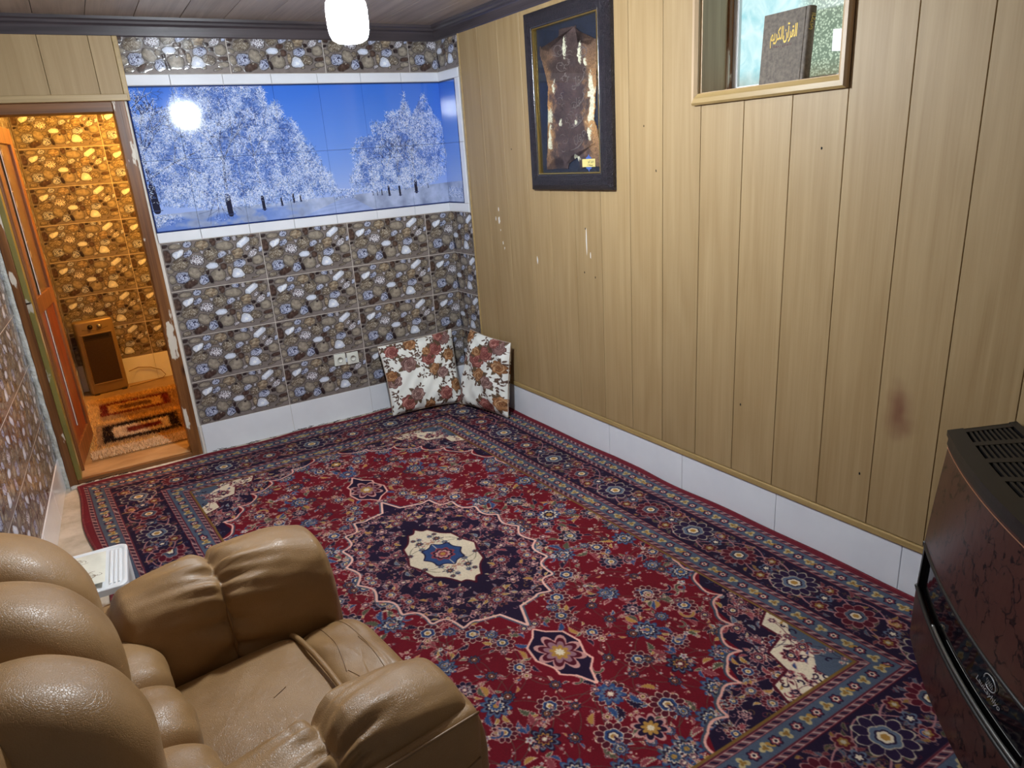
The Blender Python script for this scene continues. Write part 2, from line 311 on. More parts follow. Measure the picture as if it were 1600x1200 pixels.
    T = [(-2.0, 1.619, 30), (-1.575, 1.557, 24), (-1.362, 1.569, 15), (-1.242, 1.582, 8), (-1.163, 1.596, 9), (-1.116, 1.596, 6), (-.268, 1.587, 16), (-.396, 1.575, 11), (-.479, 1.582, 11), (-.535, 1.588, 5), (-.57, 1.59, 3), (-.60, 1.592, 3), (-.17, 1.61, 3)]
    for x, z, wd in T[:3]: branch(x, z + .16, 1.57 + rs.normal(0, .1), .17, wd * .5, 4)
    for x, z, wd in T[6:9]: branch(x, z + .1, 1.57 + rs.normal(0, .1), .10, wd * .45, 4)
    branch(-2.02, 1.8, .5, .2, 8, 4); branch(-2.02, 2.0, .8, .12, 5, 3); branch(-2.03, 2.2, .7, .1, 4, 3)
    twigs(left, 17000, 13); twigs(right, 8500, 11)
    twigs([(-2.03, 1.95), (-2.03, 2.3), (-1.9, 2.3), (-1.85, 2.1)], 500, 16); twigs([(-.88, 1.59), (-.88, 1.66), (-.74, 1.64), (-.74, 1.59)], 500, 6)
    for x, z, wd in T:
        hh = wd * 3.2 + 10; p = P(x, z); c.stroke([(p[0], p[1]), (p[0] - wd * .1, p[1] + hh)], wd, C(34, 36, 58)); c.stroke([(p[0] - wd * .8, p[1]), (p[0] + wd * .8, p[1])], 3, C(60, 74, 120))
    twigs([(-2.03, 1.66), (-2.03, 1.9), (-1.3, 1.72), (-1.0, 1.64), (-1.3, 1.61), (-1.7, 1.66)], 2200, 12); twigs([(-.7, 1.64), (-.6, 1.75), (-.1, 1.75), (-.1, 1.68), (-.3, 1.64)], 1200, 10)
    twigs([(-2.02, 1.52), (-2.02, 1.6), (-1.85, 1.57), (-1.9, 1.53)], 260, 9); twigs([(-1.68, 1.51), (-1.66, 1.56), (-1.6, 1.53)], 60, 8); twigs([(.0, 1.53), (.02, 1.6), (.22, 1.6), (.22, 1.52)], 500, 7)
    c.a[:6] = C(30, 50, 110); c.a[-6:] = C(40, 60, 110); c.a[:, -5:] = C(30, 46, 100); c.a[:, :5] = C(30, 46, 100)
    return c.a

# Persian medallion carpet ---------------------------------------------------------
RW, RL = 2.70, 4.18
def carpet():
    s = 480; w, h = int(RW / 2 * s), int(RL / 2 * s)     # one quadrant; a = |x| to the right, b = |y| upward
    red, navy, pink, cream, blue, gold, lblue, green, rose, wine = C(104, 15, 29), C(32, 20, 44), C(188, 136, 130), C(214, 198, 172), C(46, 68, 112), C(168, 124, 60), C(88, 100, 120), C(80, 80, 62), C(132, 58, 66), C(78, 20, 34)
    c = Canvas(w, h, red); rs = np.random.default_rng(21); px = lambda *p: [(a * s, b * s) for a, b in p]
    fa, fb = RW / 2 - .545, RL / 2 - .545
    kinds = [lambda x, y, r: c.flower(x, y, r, [(1, blue), (.86, lblue), (.7, navy), (.52, cream), (.4, blue), (.2, gold)], 10, .2, rs.random()),
             lambda x, y, r: c.flower(x, y, r * .8, [(1, cream), (.8, rose), (.55, cream), (.35, gold), (.15, navy)], 6, .22, rs.random()),
             lambda x, y, r: c.flower(x, y, r, [(1, pink), (.86, wine), (.62, pink), (.5, navy), (.3, cream), (.14, gold)], 8, .2, rs.random()),
             lambda x, y, r: c.flower(x, y, r * .62, [(1, cream), (.62, C(150, 150, 170)), (.3, rose)], 5, .4, rs.random()),
             lambda x, y, r: c.flower(x, y, r, [(1, navy), (.85, lblue), (.72, navy), (.5, gold), (.38, wine), (.18, cream)], 9, .24, rs.random()),
             lambda x, y, r: c.flower(x, y, r * .7, [(1, pink), (.75, navy), (.5, pink), (.25, cream)], 6, .25, rs.random())]
    def palm(x, y, r, cv=None, a=cream, b=wine, d=blue):
        cv = cv or c; n = int(rs.integers(9, 13)); ro = rs.random() * 3; cv.flower(x, y, r * 1.05, [(1, a), (.93, b)], n, .14, ro)
        for k in range(n): an = 2 * math.pi * (k + .5) / n - ro; cv.stroke([(x + math.cos(an) * r * .5, y + math.sin(an) * r * .5), (x + math.cos(an) * r * .9, y + math.sin(an) * r * .9)], 1.4, a)
        cv.flower(x, y, r * .56, [(1, a), (.9, d), (.62, navy), (.5, cream), (.28, gold)], 6, .08, ro)
    def tulip(x, y, r, cv=None):
        cv = cv or c; an = rs.random() * 6.28
        for k in (-1, -.5, 0, .5, 1): cv.leaf(x + math.cos(an + k * .8) * r * .55, y + math.sin(an + k * .8) * r * .55, r * .6, r * .24, an + k * .8, [gold, navy, wine][abs(int(k * 2)) % 3], cream)
        cv.flower(x, y, r * .25, [(1, cream), (.6, lblue)], 5, .2)
    def saz(x, y, L, an, cv=None):
        cv = cv or c; t = np.linspace(-1, 1, 16); k = rs.choice([-1, 1]) * .9
        X = x + np.cos(an + t * k) * L * t * .8; Y = y + np.sin(an + t * k) * L * t * .8
        cv.stroke(np.stack([X, Y], 1), L * .30, pink * .95); cv.stroke(np.stack([X[1:-1], Y[1:-1]], 1), L * .16, [blue, gold, navy, green][rs.integers(4)])
    def curl(x, y, r, cc, wd=1.6, cv=None):
        cv = cv or c; a0 = rs.random() * 6.28; sg = rs.choice([-1, 1]); t = np.linspace(0, 4.2, 24); q = r * (1 - t / 5.2); cv.stroke(np.stack([x + np.cos(a0 + sg * t) * q, y + np.sin(a0 + sg * t) * q], 1), wd, cc)
    def filler(n, region, rmin, rmax, ks, mind=1.25, vine=None, leaves=3, lc=None):
        pts = []; tries = 0
        while len(pts) < n and tries < n * 40:
            tries += 1; a, b = rs.random() * w, rs.random() * h; r = rs.uniform(rmin, rmax) * s
            if region(a / s, b / s) and all((a - p[0]) ** 2 + (b - p[1]) ** 2 > (mind * (r + p[2])) ** 2 for p in pts): pts.append((a, b, r))
        if vine is not None:
            for i, p in enumerate(pts):
                ds = sorted(pts, key=lambda q: (q[0] - p[0]) ** 2 + (q[1] - p[1]) ** 2)[1:3]
                for q in ds:
                    mx, my = (p[0] + q[0]) / 2 + (q[1] - p[1]) * .28, (p[1] + q[1]) / 2 - (q[0] - p[0]) * .28
                    t = np.linspace(0, 1, 12); X = (1 - t) ** 2 * p[0] + 2 * t * (1 - t) * mx + t * t * q[0]; Y = (1 - t) ** 2 * p[1] + 2 * t * (1 - t) * my + t * t * q[1]
                    c.stroke(np.stack([X, Y], 1), 1.6, vine)
        for p in pts:
            for k in range(leaves):
                an = rs.random() * 6.28; L = p[2] * rs.uniform(.45, .8); cc = [blue, green, gold, navy, rose][rs.integers(5)] if lc is None else lc[rs.integers(len(lc))]
                c.leaf(p[0] + math.cos(an) * (p[2] + L), p[1] + math.sin(an) * (p[2] + L), L, L * .36, an + rs.normal(0, .6), cc, [cream, pink][rs.integers(2)], rs.choice([-.4, .4]))
        for p in pts: ks[rs.integers(len(ks))](*p)
        return pts
    inf = lambda a, b: a < fa and b < fb
    sp = [(.90, .55), (.85, .66), (.80, .72), (.82, .82), (.74, .90), (.76, 1.0), (.66, 1.06), (.64, 1.16), (.55, 1.18), (.54, 1.28), (.44, 1.30), (.40, 1.39), (.30, 1.39), (.24, 1.47), (.13, 1.48), (.08, 1.56)]
    SA = np.array(sp); spa = lambda b: np.interp(b, SA[:, 1], SA[:, 0])
    filler(38, lambda a, b: inf(a, b) and a < spa(b) - .05 and (a / .40) ** 2 + (b / .66) ** 2 > 1.05 and not (a < .14 and .70 < b < 1.12), .040, .058, [palm, palm, kinds[4], tulip, kinds[0], lambda x, y, r: palm(x, y, r, None, pink, navy, lblue)], 1.25, green, 4)
    for _ in range(46):
        a_, b_ = rs.random() * w, rs.random() * h
        if inf(a_ / s, b_ / s) and a_ / s < spa(b_ / s) - .05 and (a_ / s / .42) ** 2 + (b_ / s / .68) ** 2 > 1.1: saz(a_, b_, rs.uniform(14, 26), rs.random() * 6.28)
    filler(70, lambda a, b: inf(a, b) and a < spa(b) - .03 and (a / .40) ** 2 + (b / .66) ** 2 > 1.02 and not (a < .12 and .72 < b < 1.10), .018, .030, kinds, 2.1, green, 3)
    filler(200, lambda a, b: inf(a, b) and a < spa(b) - .02 and (a / .40) ** 2 + (b / .66) ** 2 > 1.0 and not (a < .12 and .72 < b < 1.10), .008, .014, [kinds[1], kinds[3], kinds[5]], 2.6, None, 2)
    # spandrel
    c.poly(px(*sp, (.0, 1.56), (.0, 1.60), (1.0, 1.60), (1.0, .55)), navy)
    ins_sp = lambda a, b: inf(a, b) and a > spa(b) + .04
    iv = [(.86, 1.02), (.80, 1.08), (.82, 1.17), (.72, 1.22), (.72, 1.31), (.61, 1.34), (.58, 1.44), (.48, 1.46), (.44, 1.56), (.9, 1.6)]
    filler(60, ins_sp, .022, .046, [lambda x, y, r: palm(x, y, r, None, pink, wine, lblue), palm, kinds[2], kinds[5]], 1.04, pink, 5, [rose, gold, lblue, wine])
    filler(90, ins_sp, .008, .014, [kinds[1], kinds[5]], 3., None, 2)
    for _ in range(420):
        a_, b_ = rs.random() * fa, .5 + rs.random() * 1.1
        if ins_sp(a_, b_): curl(a_ * s, b_ * s, rs.uniform(4, 9), [pink, rose, gold * .8, lblue][rs.integers(4)], 1.4)
    c.poly(px(*iv), cream)
    filler(30, lambda a, b: inf(a, b) and a > np.interp(b, [x[1] for x in iv], [x[0] for x in iv]) + .03, .018, .04, [kinds[2], kinds[5]], 1.1, wine, 3, [wine, rose, gold, blue])
    c.stroke(px(*iv[:-1]), 4, wine); c.poly(px((fa, 1.28), (fa - .06, 1.34), (fa - .05, 1.42), (fa - .14, 1.50), (fa - .14, 1.6), (1.0, 1.6), (1.0, 1.2)), lblue * .85)
    for _ in range(90):
        a_, b_ = rs.uniform(.42, fa), rs.uniform(1.02, 1.56)
        if a_ > np.interp(b_, [x[1] for x in iv], [x[0] for x in iv]) + .02: curl(a_ * s, b_ * s, rs.uniform(5, 10), [wine, rose, navy][rs.integers(3)], 2.2)
    filler(12, lambda a, b: inf(a, b) and a > fa - .20 and b > 1.24, .014, .03, [kinds[2], kinds[5]], 1.05, navy, 5, [wine, rose, navy])
    scal = []
    for (x0, y0), (x1, y1) in zip(sp[:-1], sp[1:]):
        nx, ny = (y1 - y0), -(x1 - x0); L = math.hypot(nx, ny); nx, ny = -nx / L, -ny / L
        for t in np.linspace(0, 1, 8): b_ = math.sin(t * math.pi) * .022; scal.append((x0 + (x1 - x0) * t + nx * b_, y0 + (y1 - y0) * t + ny * b_))
    c.stroke([(a * s - 3, b * s - 3) for a, b in scal], 4, lblue * .7); c.stroke(px(*scal), 4.2, C(218, 160, 146))
    # medallion
    def star(ra, rb, n, lobe, ph=0.):
        t = np.linspace(0, math.pi / 2, 90); k = 1 - lobe * np.abs(np.sin(t * n + ph)) ; tip = 1 + .0 * t
        return [(max(0, ra * math.cos(x) * q), max(0, rb * math.sin(x) * q)) for x, q in zip(t, k)]
    def med(pl, cc): c.poly(px(*pl, (0, 0)), cc)
    tip = lambda pl, b0: [p for p in pl if p[1] < b0 * .86] + [(pl[-1][0] + .05, b0 * .88), (0, b0 * 1.07)]
    m0 = tip(star(.43, .64, 12, .09), .64); c.stroke([(a * s + 3, b * s + 3) for a, b in m0], 5, lblue * .8); med(m0, navy); c.stroke(px(*m0), 4.5, C(222, 166, 150))
    inmed = lambda a, b: (a / .385) ** 2 + (b / .58) ** 2 < 1 and (a / .17) ** 2 + (b / .30) ** 2 > 1.1
    filler(34, inmed, .020, .042, [lambda x, y, r: palm(x, y, r, None, pink, wine, lblue), kinds[2], kinds[5]], 1.04, pink, 4, [rose, gold, wine, lblue]); filler(40, inmed, .008, .012, [kinds[1], kinds[5]], 3, None, 1)
    m1 = [(a * (1 - .5 * (b / .285) ** 2), b) for a, b in star(.175, .30, 6, .10)]; m1[-1] = (0, .30); med(m1, cream); c.stroke(px(*m1), 4, wine)
    filler(30, lambda a, b: (a / .15) ** 2 + (b / .25) ** 2 < 1 and a * a + b * b > .0105, .010, .020, [kinds[0], kinds[4], kinds[1]], 1.0, green, 3)
    m2 = star(.098, .112, 4, .18); med(m2, blue); c.stroke(px(*m2), 2.5, navy); c.flower(0, 0, .055 * s, [(1, rose), (.8, navy), (.62, pink), (.4, rose), (.22, gold)], 8, .15)
    # pendant on the long axis
    pd = [(0, .72), (.03, .76), (.085, .80), (.10, .88), (.07, .95), (.075, .99), (.03, 1.03), (0, 1.10)]
    for (q0, q1) in zip(m0[::6], m0[3::6]): curl(q0[0] * s * .93, q0[1] * s * .93, 9, pink, 2.2)
    for _ in range(150):
        a_, b_ = rs.random() * .4, rs.random() * .6
        if inmed(a_, b_): curl(a_ * s, b_ * s, rs.uniform(4, 8), [pink, rose, gold][rs.integers(3)], 1.3)
    c.stroke(px(*m0), 4.2, C(222, 172, 156))
    c.poly(px(*pd), navy); c.stroke(px(*pd), 4, C(222, 166, 150)); c.flower(0, .89 * s, .085 * s, [(1, pink), (.82, wine), (.62, C(140, 100, 110)), (.4, gold), (.2, cream)], 8, .25, 0, 1, 1.2)
    c.flower(0, 1.17 * s, .05 * s, [(1, blue), (.7, lblue), (.45, wine), (.25, cream)], 9, .3); c.flower(0, 1.36 * s, .06 * s, [(1, pink), (.8, navy), (.5, gold), (.2, cream)], 8, .25); c.flower(.62 * s, 0, .055 * s, [(1, blue), (.75, cream), (.55, navy), (.3, gold)], 10, .2)
    field = c.a
    # border strips: rows = distance from the edge, columns = run along the border
    d1 = int(.545 * s); st = Canvas(h + 8, d1, navy); c = st
    Yd = np.arange(d1) / s
    def band(a, b, cc): c.a[(Yd >= a) & (Yd < b)] = cc
    band(0, .028, C(104, 30, 42))
    def guard(a, b):
        band(a, b, C(98, 56, 66)); ss = np.arange(c.w); k = int(a * s), int(b * s); mdl = (k[0] + k[1]) // 2
        for y in range(k[0] + 2, k[1] - 2): c.a[y, ((ss + (y - k[0])) // 5 % 4) == 0] = C(160, 136, 130); c.a[y, ((ss + (y - k[0])) // 5 % 4) == 2] = navy
        c.a[k[0]:k[0] + 2] = wine; c.a[k[1] - 2:k[1]] = wine; c.a[k[0] + 2] = pink; c.a[k[1] - 3] = pink
    for a in (.028, .135, .40, .502): guard(a, a + .03)
    for a, b in ((.058, .135), (.43, .502)):
        band(a, b, C(74, 84, 102)); m = (a + b) / 2 * s; r = (b - a) * s * .36
        for k, x in enumerate(np.arange(8, c.w, .052 * s)):
            if k % 2 == 0: c.flower(x, m, r * .85, [(1, C(176, 158, 116)), (.5, gold * .8)], 3, .5, k * 1.3)
            else: c.flower(x, m, r * .85, [(1, navy), (.75, rose), (.5, cream), (.25, navy)], 6, .2)
            if k % 4 == 0: c.ellipse(x + .026 * s, m, 4, 8, .6, gold)
    band(.532, .545, gold * .7)
    band(.165, .40, navy); m0_ = .2825 * s; x = np.arange(0, c.w, 2); per = .56 * s
    rs = np.random.default_rng(5)
    for k in range(int(c.w / (s * .007))):
        xx, yy = rs.random() * c.w, (rs.uniform(.18, .385)) * s; kk = rs.integers(4); cc = [rose, gold, lblue, green][kk]
        c.leaf(xx, yy, rs.uniform(6, 13), 3.8, rs.random() * 6.28, cc * .8, pink * .75, .4)
    for k in range(int(c.w / 3)):
        curl(rs.random() * c.w, rs.uniform(.178, .39) * s, rs.uniform(4, 9), [rose * .9, pink * .75, wine * 1.2, gold * .7, lblue][rs.integers(5)], 1.5, c)
    for ph, wdd, am in ((0, 3.4, .082), (math.pi, 2.2, .06), (math.pi / 2, 2, .095)):
        c.stroke(np.stack([x, m0_ + am * s * np.sin(x / per * 6.283 + ph)], 1), wdd, C(158, 108, 110))
    for k, xx in enumerate(np.arange(0, c.w + 40, per / 4)):
        if k % 4 == 0: palm(xx, m0_, .088 * s, c, cream * .8, navy * 1.2, lblue)
        elif k % 4 == 2: palm(xx, m0_ + 4, .072 * s, c, pink * .85, wine, lblue * .8)
        else:
            for sg in (-1, 1): c.flower(xx + sg * 9, m0_ + sg * .062 * s, .036 * s, [(1, pink * .8), (.82, wine), (.5, gold * .8), (.25, cream * .8)], 6, .2); saz(xx - sg * 16, m0_ - sg * .05 * s, 15, rs.random() * 6, c)
            c.flower(xx, m0_, .03 * s, [(1, lblue), (.7, navy), (.4, cream)], 5, .3)
    # assemble quadrant
    Y, X = np.mgrid[0:h, 0:w]; dx = w - 1 - X; dy = h - 1 - Y; d = np.minimum(dx, dy); al = np.where(dx < dy, Y, X)
    m = d < d1; out = field.copy(); out[m] = st.a[np.clip(d[m], 0, d1 - 1), np.clip(al[m], 0, h + 7)]
    full = np.concatenate([out[::-1], out], 0); full = np.concatenate([full[:, ::-1], full], 1)
    full *= (.90 + .2 * rng.random(full.shape[:2]).astype(np.float32))[..., None]
    full *= (.88 + .24 * fbm(full.shape[0], full.shape[1], 160, 9, 3))[..., None]
    g = full.mean(2, keepdims=True); full = g + (full - g) * .98
    return blur(full, 1, 1)

# rose print on the cushions ------------------------------------------------------
def rose_print():
    w = h = 640; c = Canvas(w, h, C(232, 234, 230)); rs = np.random.default_rng(12)
    def sprig(x, y, sc):
        an = rs.random() * 6.28
        for k in range(rs.integers(4, 8)):
            a = an + rs.normal(0, 1.3); d = rs.uniform(4, 26) * sc; c.leaf(x + math.cos(a) * d, y + math.sin(a) * d, 9 * sc, 3.6 * sc, a, C(96, 74, 62), C(64, 46, 42)); c.stroke([(x, y), (x + math.cos(a) * d, y + math.sin(a) * d)], 1.5, C(90, 64, 54))
    def rose_(x, y, r, hue):
        pal = {0: (C(142, 84, 78), C(104, 56, 54), C(186, 134, 124)), 1: (C(134, 102, 98), C(92, 66, 64), C(182, 154, 146)), 2: (C(158, 110, 74), C(108, 70, 46), C(196, 160, 122))}[hue]
        for k in range(4):
            a = rs.random() * 6.28; c.leaf(x + math.cos(a) * r * 1.1, y + math.sin(a) * r * 1.1, r * .5, r * .26, a, C(98, 80, 62), C(66, 48, 40))
        c.flower(x, y, r, [(1, pal[1]), (.93, pal[0])], 7, .1, rs.random() * 3)
        for k in range(90):
            a = rs.random() * 6.28; d = r * math.sqrt(rs.random()) * .86; cc = pal[rs.integers(3)]; t = np.linspace(-.5, .5, 6) * rs.uniform(.5, 1.1); c.stroke([(x + math.cos(a + q) * d * (1 + q * .3), y + math.sin(a + q) * d) for q in t], rs.choice([2, 3, 4]), cc)
        c.flower(x + r * .1, y, r * .3, [(1, pal[1]), (.7, pal[0]), (.4, pal[1])], 5, .15)
    for x, y in [(rs.random() * w, rs.random() * h) for _ in range(75)]: sprig(x, y, 1.5)
    R = [(150, 90, 56, 0), (230, 150, 50, 1), (480, 110, 50, 0), (590, 160, 46, 2), (60, 300, 54, 1), (50, 350, 40, 2), (205, 420, 58, 1), (420, 330, 44, 2), (480, 290, 42, 1), (380, 440, 52, 0), (450, 500, 48, 0), (370, 500, 30, 2), (90, 560, 48, 0), (250, 590, 44, 2), (560, 430, 44, 2), (540, 580, 52, 1), (500, 600, 36, 0), (330, 30, 40, 2), (620, 20, 40, 0)]
    for x, y, r, k in R: rose_(x, y, r * 1.15, k)
    return blur(c.a, 1, 1)

# ---------------------------------------------------------------- materials
tile_a, tile_h = pebble_tile()
m_tile = picture('pebble_print_tile', tile_a, .16, tile_h, .35, .004)
m_mural = picture('winter_print_tile', mural(), .07)
m_rug = picture('carpet_wool', carpet(), .95, spec=.15)
m_rose = picture('rose_print_cotton', rose_print(), .8, spec=.2)
for mm, sc, st in ((m_rug, 900, .5), (m_rose, 60, .25)):
    t = mm.node_tree; tc = t.nodes.new('ShaderNodeTexCoord'); nz = t.nodes.new('ShaderNodeTexNoise'); nz.inputs['Scale'].default_value = sc if sc > 100 else 26; bp = t.nodes.new('ShaderNodeBump')
    bp.inputs['Strength'].default_value = st; bp.inputs['Distance'].default_value = .004; t.links.new(tc.outputs['Object'], nz.inputs['Vector']); t.links.new(nz.outputs[0], bp.inputs['Height']); t.links.new(bp.outputs[0], t.nodes['Principled BSDF'].inputs['Normal'])
m_grout = plain('grout', srgb(224, 216, 206), .8)
m_white_tile = noisy('white_glazed_tile', srgb(234, 237, 244), srgb(227, 230, 238), 3, .12, bump=.02)
m_wall_plaster = noisy('wall_plaster', srgb(196, 190, 180), srgb(176, 168, 158), 4, .9, bump=.2)
m_caulk = noisy('white_plaster_filler', srgb(216, 218, 214), srgb(180, 180, 172), 22, .9, bump=.9, bscale=60, dist=.01)
m_panel = wood('beech_laminate', srgb(149, 122, 82), srgb(172, 147, 107), 'z', 1., .52, .05, .03, contrast=(.2, .85))
m_panel_trim = wood('beech_trim', srgb(158, 132, 84), srgb(182, 154, 104), 'y', 1., .4, .03, .03, contrast=(.3, .75))
m_ceil = wood('ceiling_laminate', srgb(150, 134, 122), srgb(176, 160, 146), 'y', 1., .4, .05, .03)
m_crown = wood('dark_crown_wood', srgb(56, 50, 54), srgb(78, 70, 74), 'x', 1., .3, .05, .03)
m_jamb = chipped(wood('varnished_pine', srgb(96, 56, 26), srgb(142, 92, 48), 'z', 1., .35, .1, .1, knots=True), srgb(214, 204, 190), 10, .60, (1.5, 1.5, .4))
m_jamb_h = wood('varnished_pine_cross', srgb(88, 52, 26), srgb(128, 84, 46), 'x', 1., .4, .1, .1)
m_leaf_red = noisy('red_brown_door_panel', srgb(106, 44, 24), srgb(140, 66, 36), 7, .4, stretch=(3, 3, .6), bump=.05)
m_leaf = wood('door_leaf_pine', srgb(104, 62, 34), srgb(148, 96, 54), 'z', 1., .4, .05, .08)
m_leaf_edge = chipped(noisy('olive_painted_edge', srgb(138, 126, 62), srgb(112, 102, 50), 5, .5, stretch=(1, 1, .3)), srgb(186, 176, 160), 14, .60)
m_black = plain('black_void', srgb(8, 8, 8), .9)
m_dark_metal = plain('dark_metal', srgb(60, 54, 50), .35, .9)
m_chrome = plain('chrome', srgb(190, 190, 190), .18, 1.)
m_brass = plain('gold_lip', srgb(196, 166, 96), .25, .9)
m_stone = noisy('threshold_stone', srgb(190, 160, 122), srgb(160, 128, 92), 5, .3, stretch=(1, 2, 1), bump=.1)
m_floor = noisy('bare_cement_floor', srgb(196, 190, 178), srgb(156, 148, 132), 5, .75, detail=8, bump=.4, bscale=30)
m_hallfloor = noisy('hall_floor', srgb(170, 140, 100), srgb(140, 110, 76), 4, .4)
m_white_plastic = plain('white_plastic', srgb(232, 234, 236), .3)
m_cream_plastic = plain('cream_socket_plastic', srgb(222, 224, 216), .28)

def BW(d, s, z): return (s, -d, z)                 # back wall: s = X
def RWm(d, s, z): return (-.0407 * s - d, s, z)    # right wall: s = Y, d = distance into the room
def LWm(d, s, z): return (-2.8673 + .0406 * s + d, s, z)
def HB(d, s, z): return (s, 2.2 - d, z)            # hall back wall
def HL(d, s, z): return (-2.735 + d, s, z)
def slab(name, mp, s0, s1, z0, z1, d0, d1, mat, parent=None, uv=(0, 0, 1, 1), gap=.0012, chamfer=.0012):
    """one flat piece lying on a wall: a front face with a chamfered rim and sides"""
    s0, s1 = sorted((s0, s1)); a, b, c, d = s0 + gap, s1 - gap, z0 + gap, z1 - gap; e = chamfer
    V = [mp(d0, a, c), mp(d0, b, c), mp(d0, b, d), mp(d0, a, d), mp(d1 - e, a, c), mp(d1 - e, b, c), mp(d1 - e, b, d), mp(d1 - e, a, d), mp(d1, a + e, c + e), mp(d1, b - e, c + e), mp(d1, b - e, d - e), mp(d1, a + e, d - e)]
    Fc = [(8, 9, 10, 11)] + [(i, (i + 1) % 4, 4 + (i + 1) % 4, 4 + i) for i in range(4)] + [(4 + i, 4 + (i + 1) % 4, 8 + (i + 1) % 4, 8 + i) for i in range(4)]
    q = [(uv[0], uv[1]), (uv[2], uv[1]), (uv[2], uv[3]), (uv[0], uv[3])]
    return mesh(name, V, Fc, mat, parent, uv=q * 3)
def tile_field(parent, mp, sgrid, zgrid, sclip, zclip, flip=False, mat=None, name='tile', d=.006):
    slab('grout_bed', mp, max(sclip[0], sgrid[0]), min(sclip[1], sgrid[-1]), max(zclip[0], zgrid[0]), min(zclip[1], zgrid[-1]), 0, d - .0009, m_grout, parent, gap=0, chamfer=0.0002)
    """full tiles from a joint grid, cut at the clip limits; print runs with the full tile"""
    for s0, s1 in zip(sgrid[:-1], sgrid[1:]):
        for z0, z1 in zip(zgrid[:-1], zgrid[1:]):
            a, b = max(s0, sclip[0]), min(s1, sclip[1]); c, e = max(z0, zclip[0]), min(z1, zclip[1])
            if b - a < .006 or e - c < .006: continue
            u0, u1 = (a - s0) / (s1 - s0), (b - s0) / (s1 - s0)
            if flip: u0, u1 = 1 - u0, 1 - u1
            slab(name, mp, a, b, c, e, 0, d, mat or m_tile, parent, (u0, (c - z0) / (z1 - z0), u1, (e - z0) / (z1 - z0)), gap=.0014, chamfer=.0006)
def struct(name, *a, **k): o = box(name, *a, **k); o['kind'] = 'structure'; return o
def multi(name, boxes, mat, xf=None, parent=None, kind=None, bev=0.):
    bm = bmesh.new()
    for b in boxes:
        t = boxmesh(*b, bev=bev, xf=xf); me = bpy.data.meshes.new('t'); t.to_mesh(me); t.free(); bm.from_mesh(me); bpy.data.meshes.remove(me)
    me = bpy.data.meshes.new(name); bm.to_mesh(me); bm.free(); o = link(name, me, mat, parent)
    if kind: o['kind'] = kind
    return o

# ---------------------------------------------------------------- room shell
ZC, ZCR = 2.69, 2.59            # ceiling, lower edge of the crown
YN = -5.75
floor = mesh('floor', [(-3.3, YN, 0), (.5, YN, 0), (.5, .0, 0), (-3.3, .0, 0), (-3.3, YN, -.1), (.5, YN, -.1), (.5, 0, -.1), (-3.3, 0, -.1)], [(0, 1, 2, 3), (4, 7, 6, 5), (0, 4, 5, 1), (1, 5, 6, 2), (2, 6, 7, 3), (3, 7, 4, 0)], m_floor); floor['kind'] = 'structure'
wall_back = multi('wall_back', [(-2.045, .10, .006, .13, 0, 2.8), (-2.95, -2.045, .006, .13, 2.245, 2.8), (-2.95, -2.835, .006, .13, 0, 2.245)], m_grout, kind='structure')
WY0, WY1, WZ0, WZ1 = -3.145, -2.463, 2.012, 2.62
sh = lambda x, y, z: (-.0407 * y + x, y, z)
wall_right = multi('wall_right', [(.0, .34, YN, WY0, 0, 2.8), (.0, .34, WY1, .0, 0, 2.8), (.0, .34, WY0, WY1, 0, WZ0), (.0, .34, WY0, WY1, WZ1, 2.8)], m_wall_plaster, xf=sh, kind='structure')
wall_left = multi('wall_left', [(-.12, 0, YN, .13, 0, 2.8)], m_grout, xf=lambda x, y, z: (-2.8673 + .0406 * y + x, y, z), kind='structure')
wall_front = struct('wall_front', -3.3, .6, YN - .12, YN, 0, 2.8, mat=m_wall_plaster)
ceiling = struct('ceiling', -3.3, .6, YN, .13, ZC + .012, ZC + .11, mat=m_black)
x = -2.393 - .2435 * 3
while x < .25:
    o = box('ceiling_panel', x + .0015, x + .242, YN, .0, ZC, ZC + .011, m_ceil, ceiling, bev=.001, seg=1); x += .2435
# crown mouldings
def crown_profile(name, mp, s0, s1, mat):
    prof = [(0, ZCR), (.012, ZCR), (.016, ZCR + .006), (.016, ZCR + .055), (.020, ZCR + .060), (.030, ZCR + .066), (.034, ZCR + .078), (.046, ZCR + .086), (.050, ZC), (0, ZC)]
    V = [mp(d, s, z) for s in (s0, s1) for d, z in prof]; n = len(prof)
    Fc = [(i, (i + 1) % n, n + (i + 1) % n, n + i) for i in range(n)] + [tuple(range(n))[::-1], tuple(range(n, 2 * n))]
    o = mesh(name, V, Fc, mat); o['kind'] = 'structure'; return o
m_crown_y = wood('dark_crown_wood_side', srgb(56, 50, 54), srgb(78, 70, 74), 'y', 1., .3, .05, .03)
crown_profile('trim_1', BW, -2.87, .0, m_crown)
crown_profile('trim_2', RWm, YN, .0, m_crown_y)
crown_profile('trim_3', LWm, YN, .0, m_crown_y)

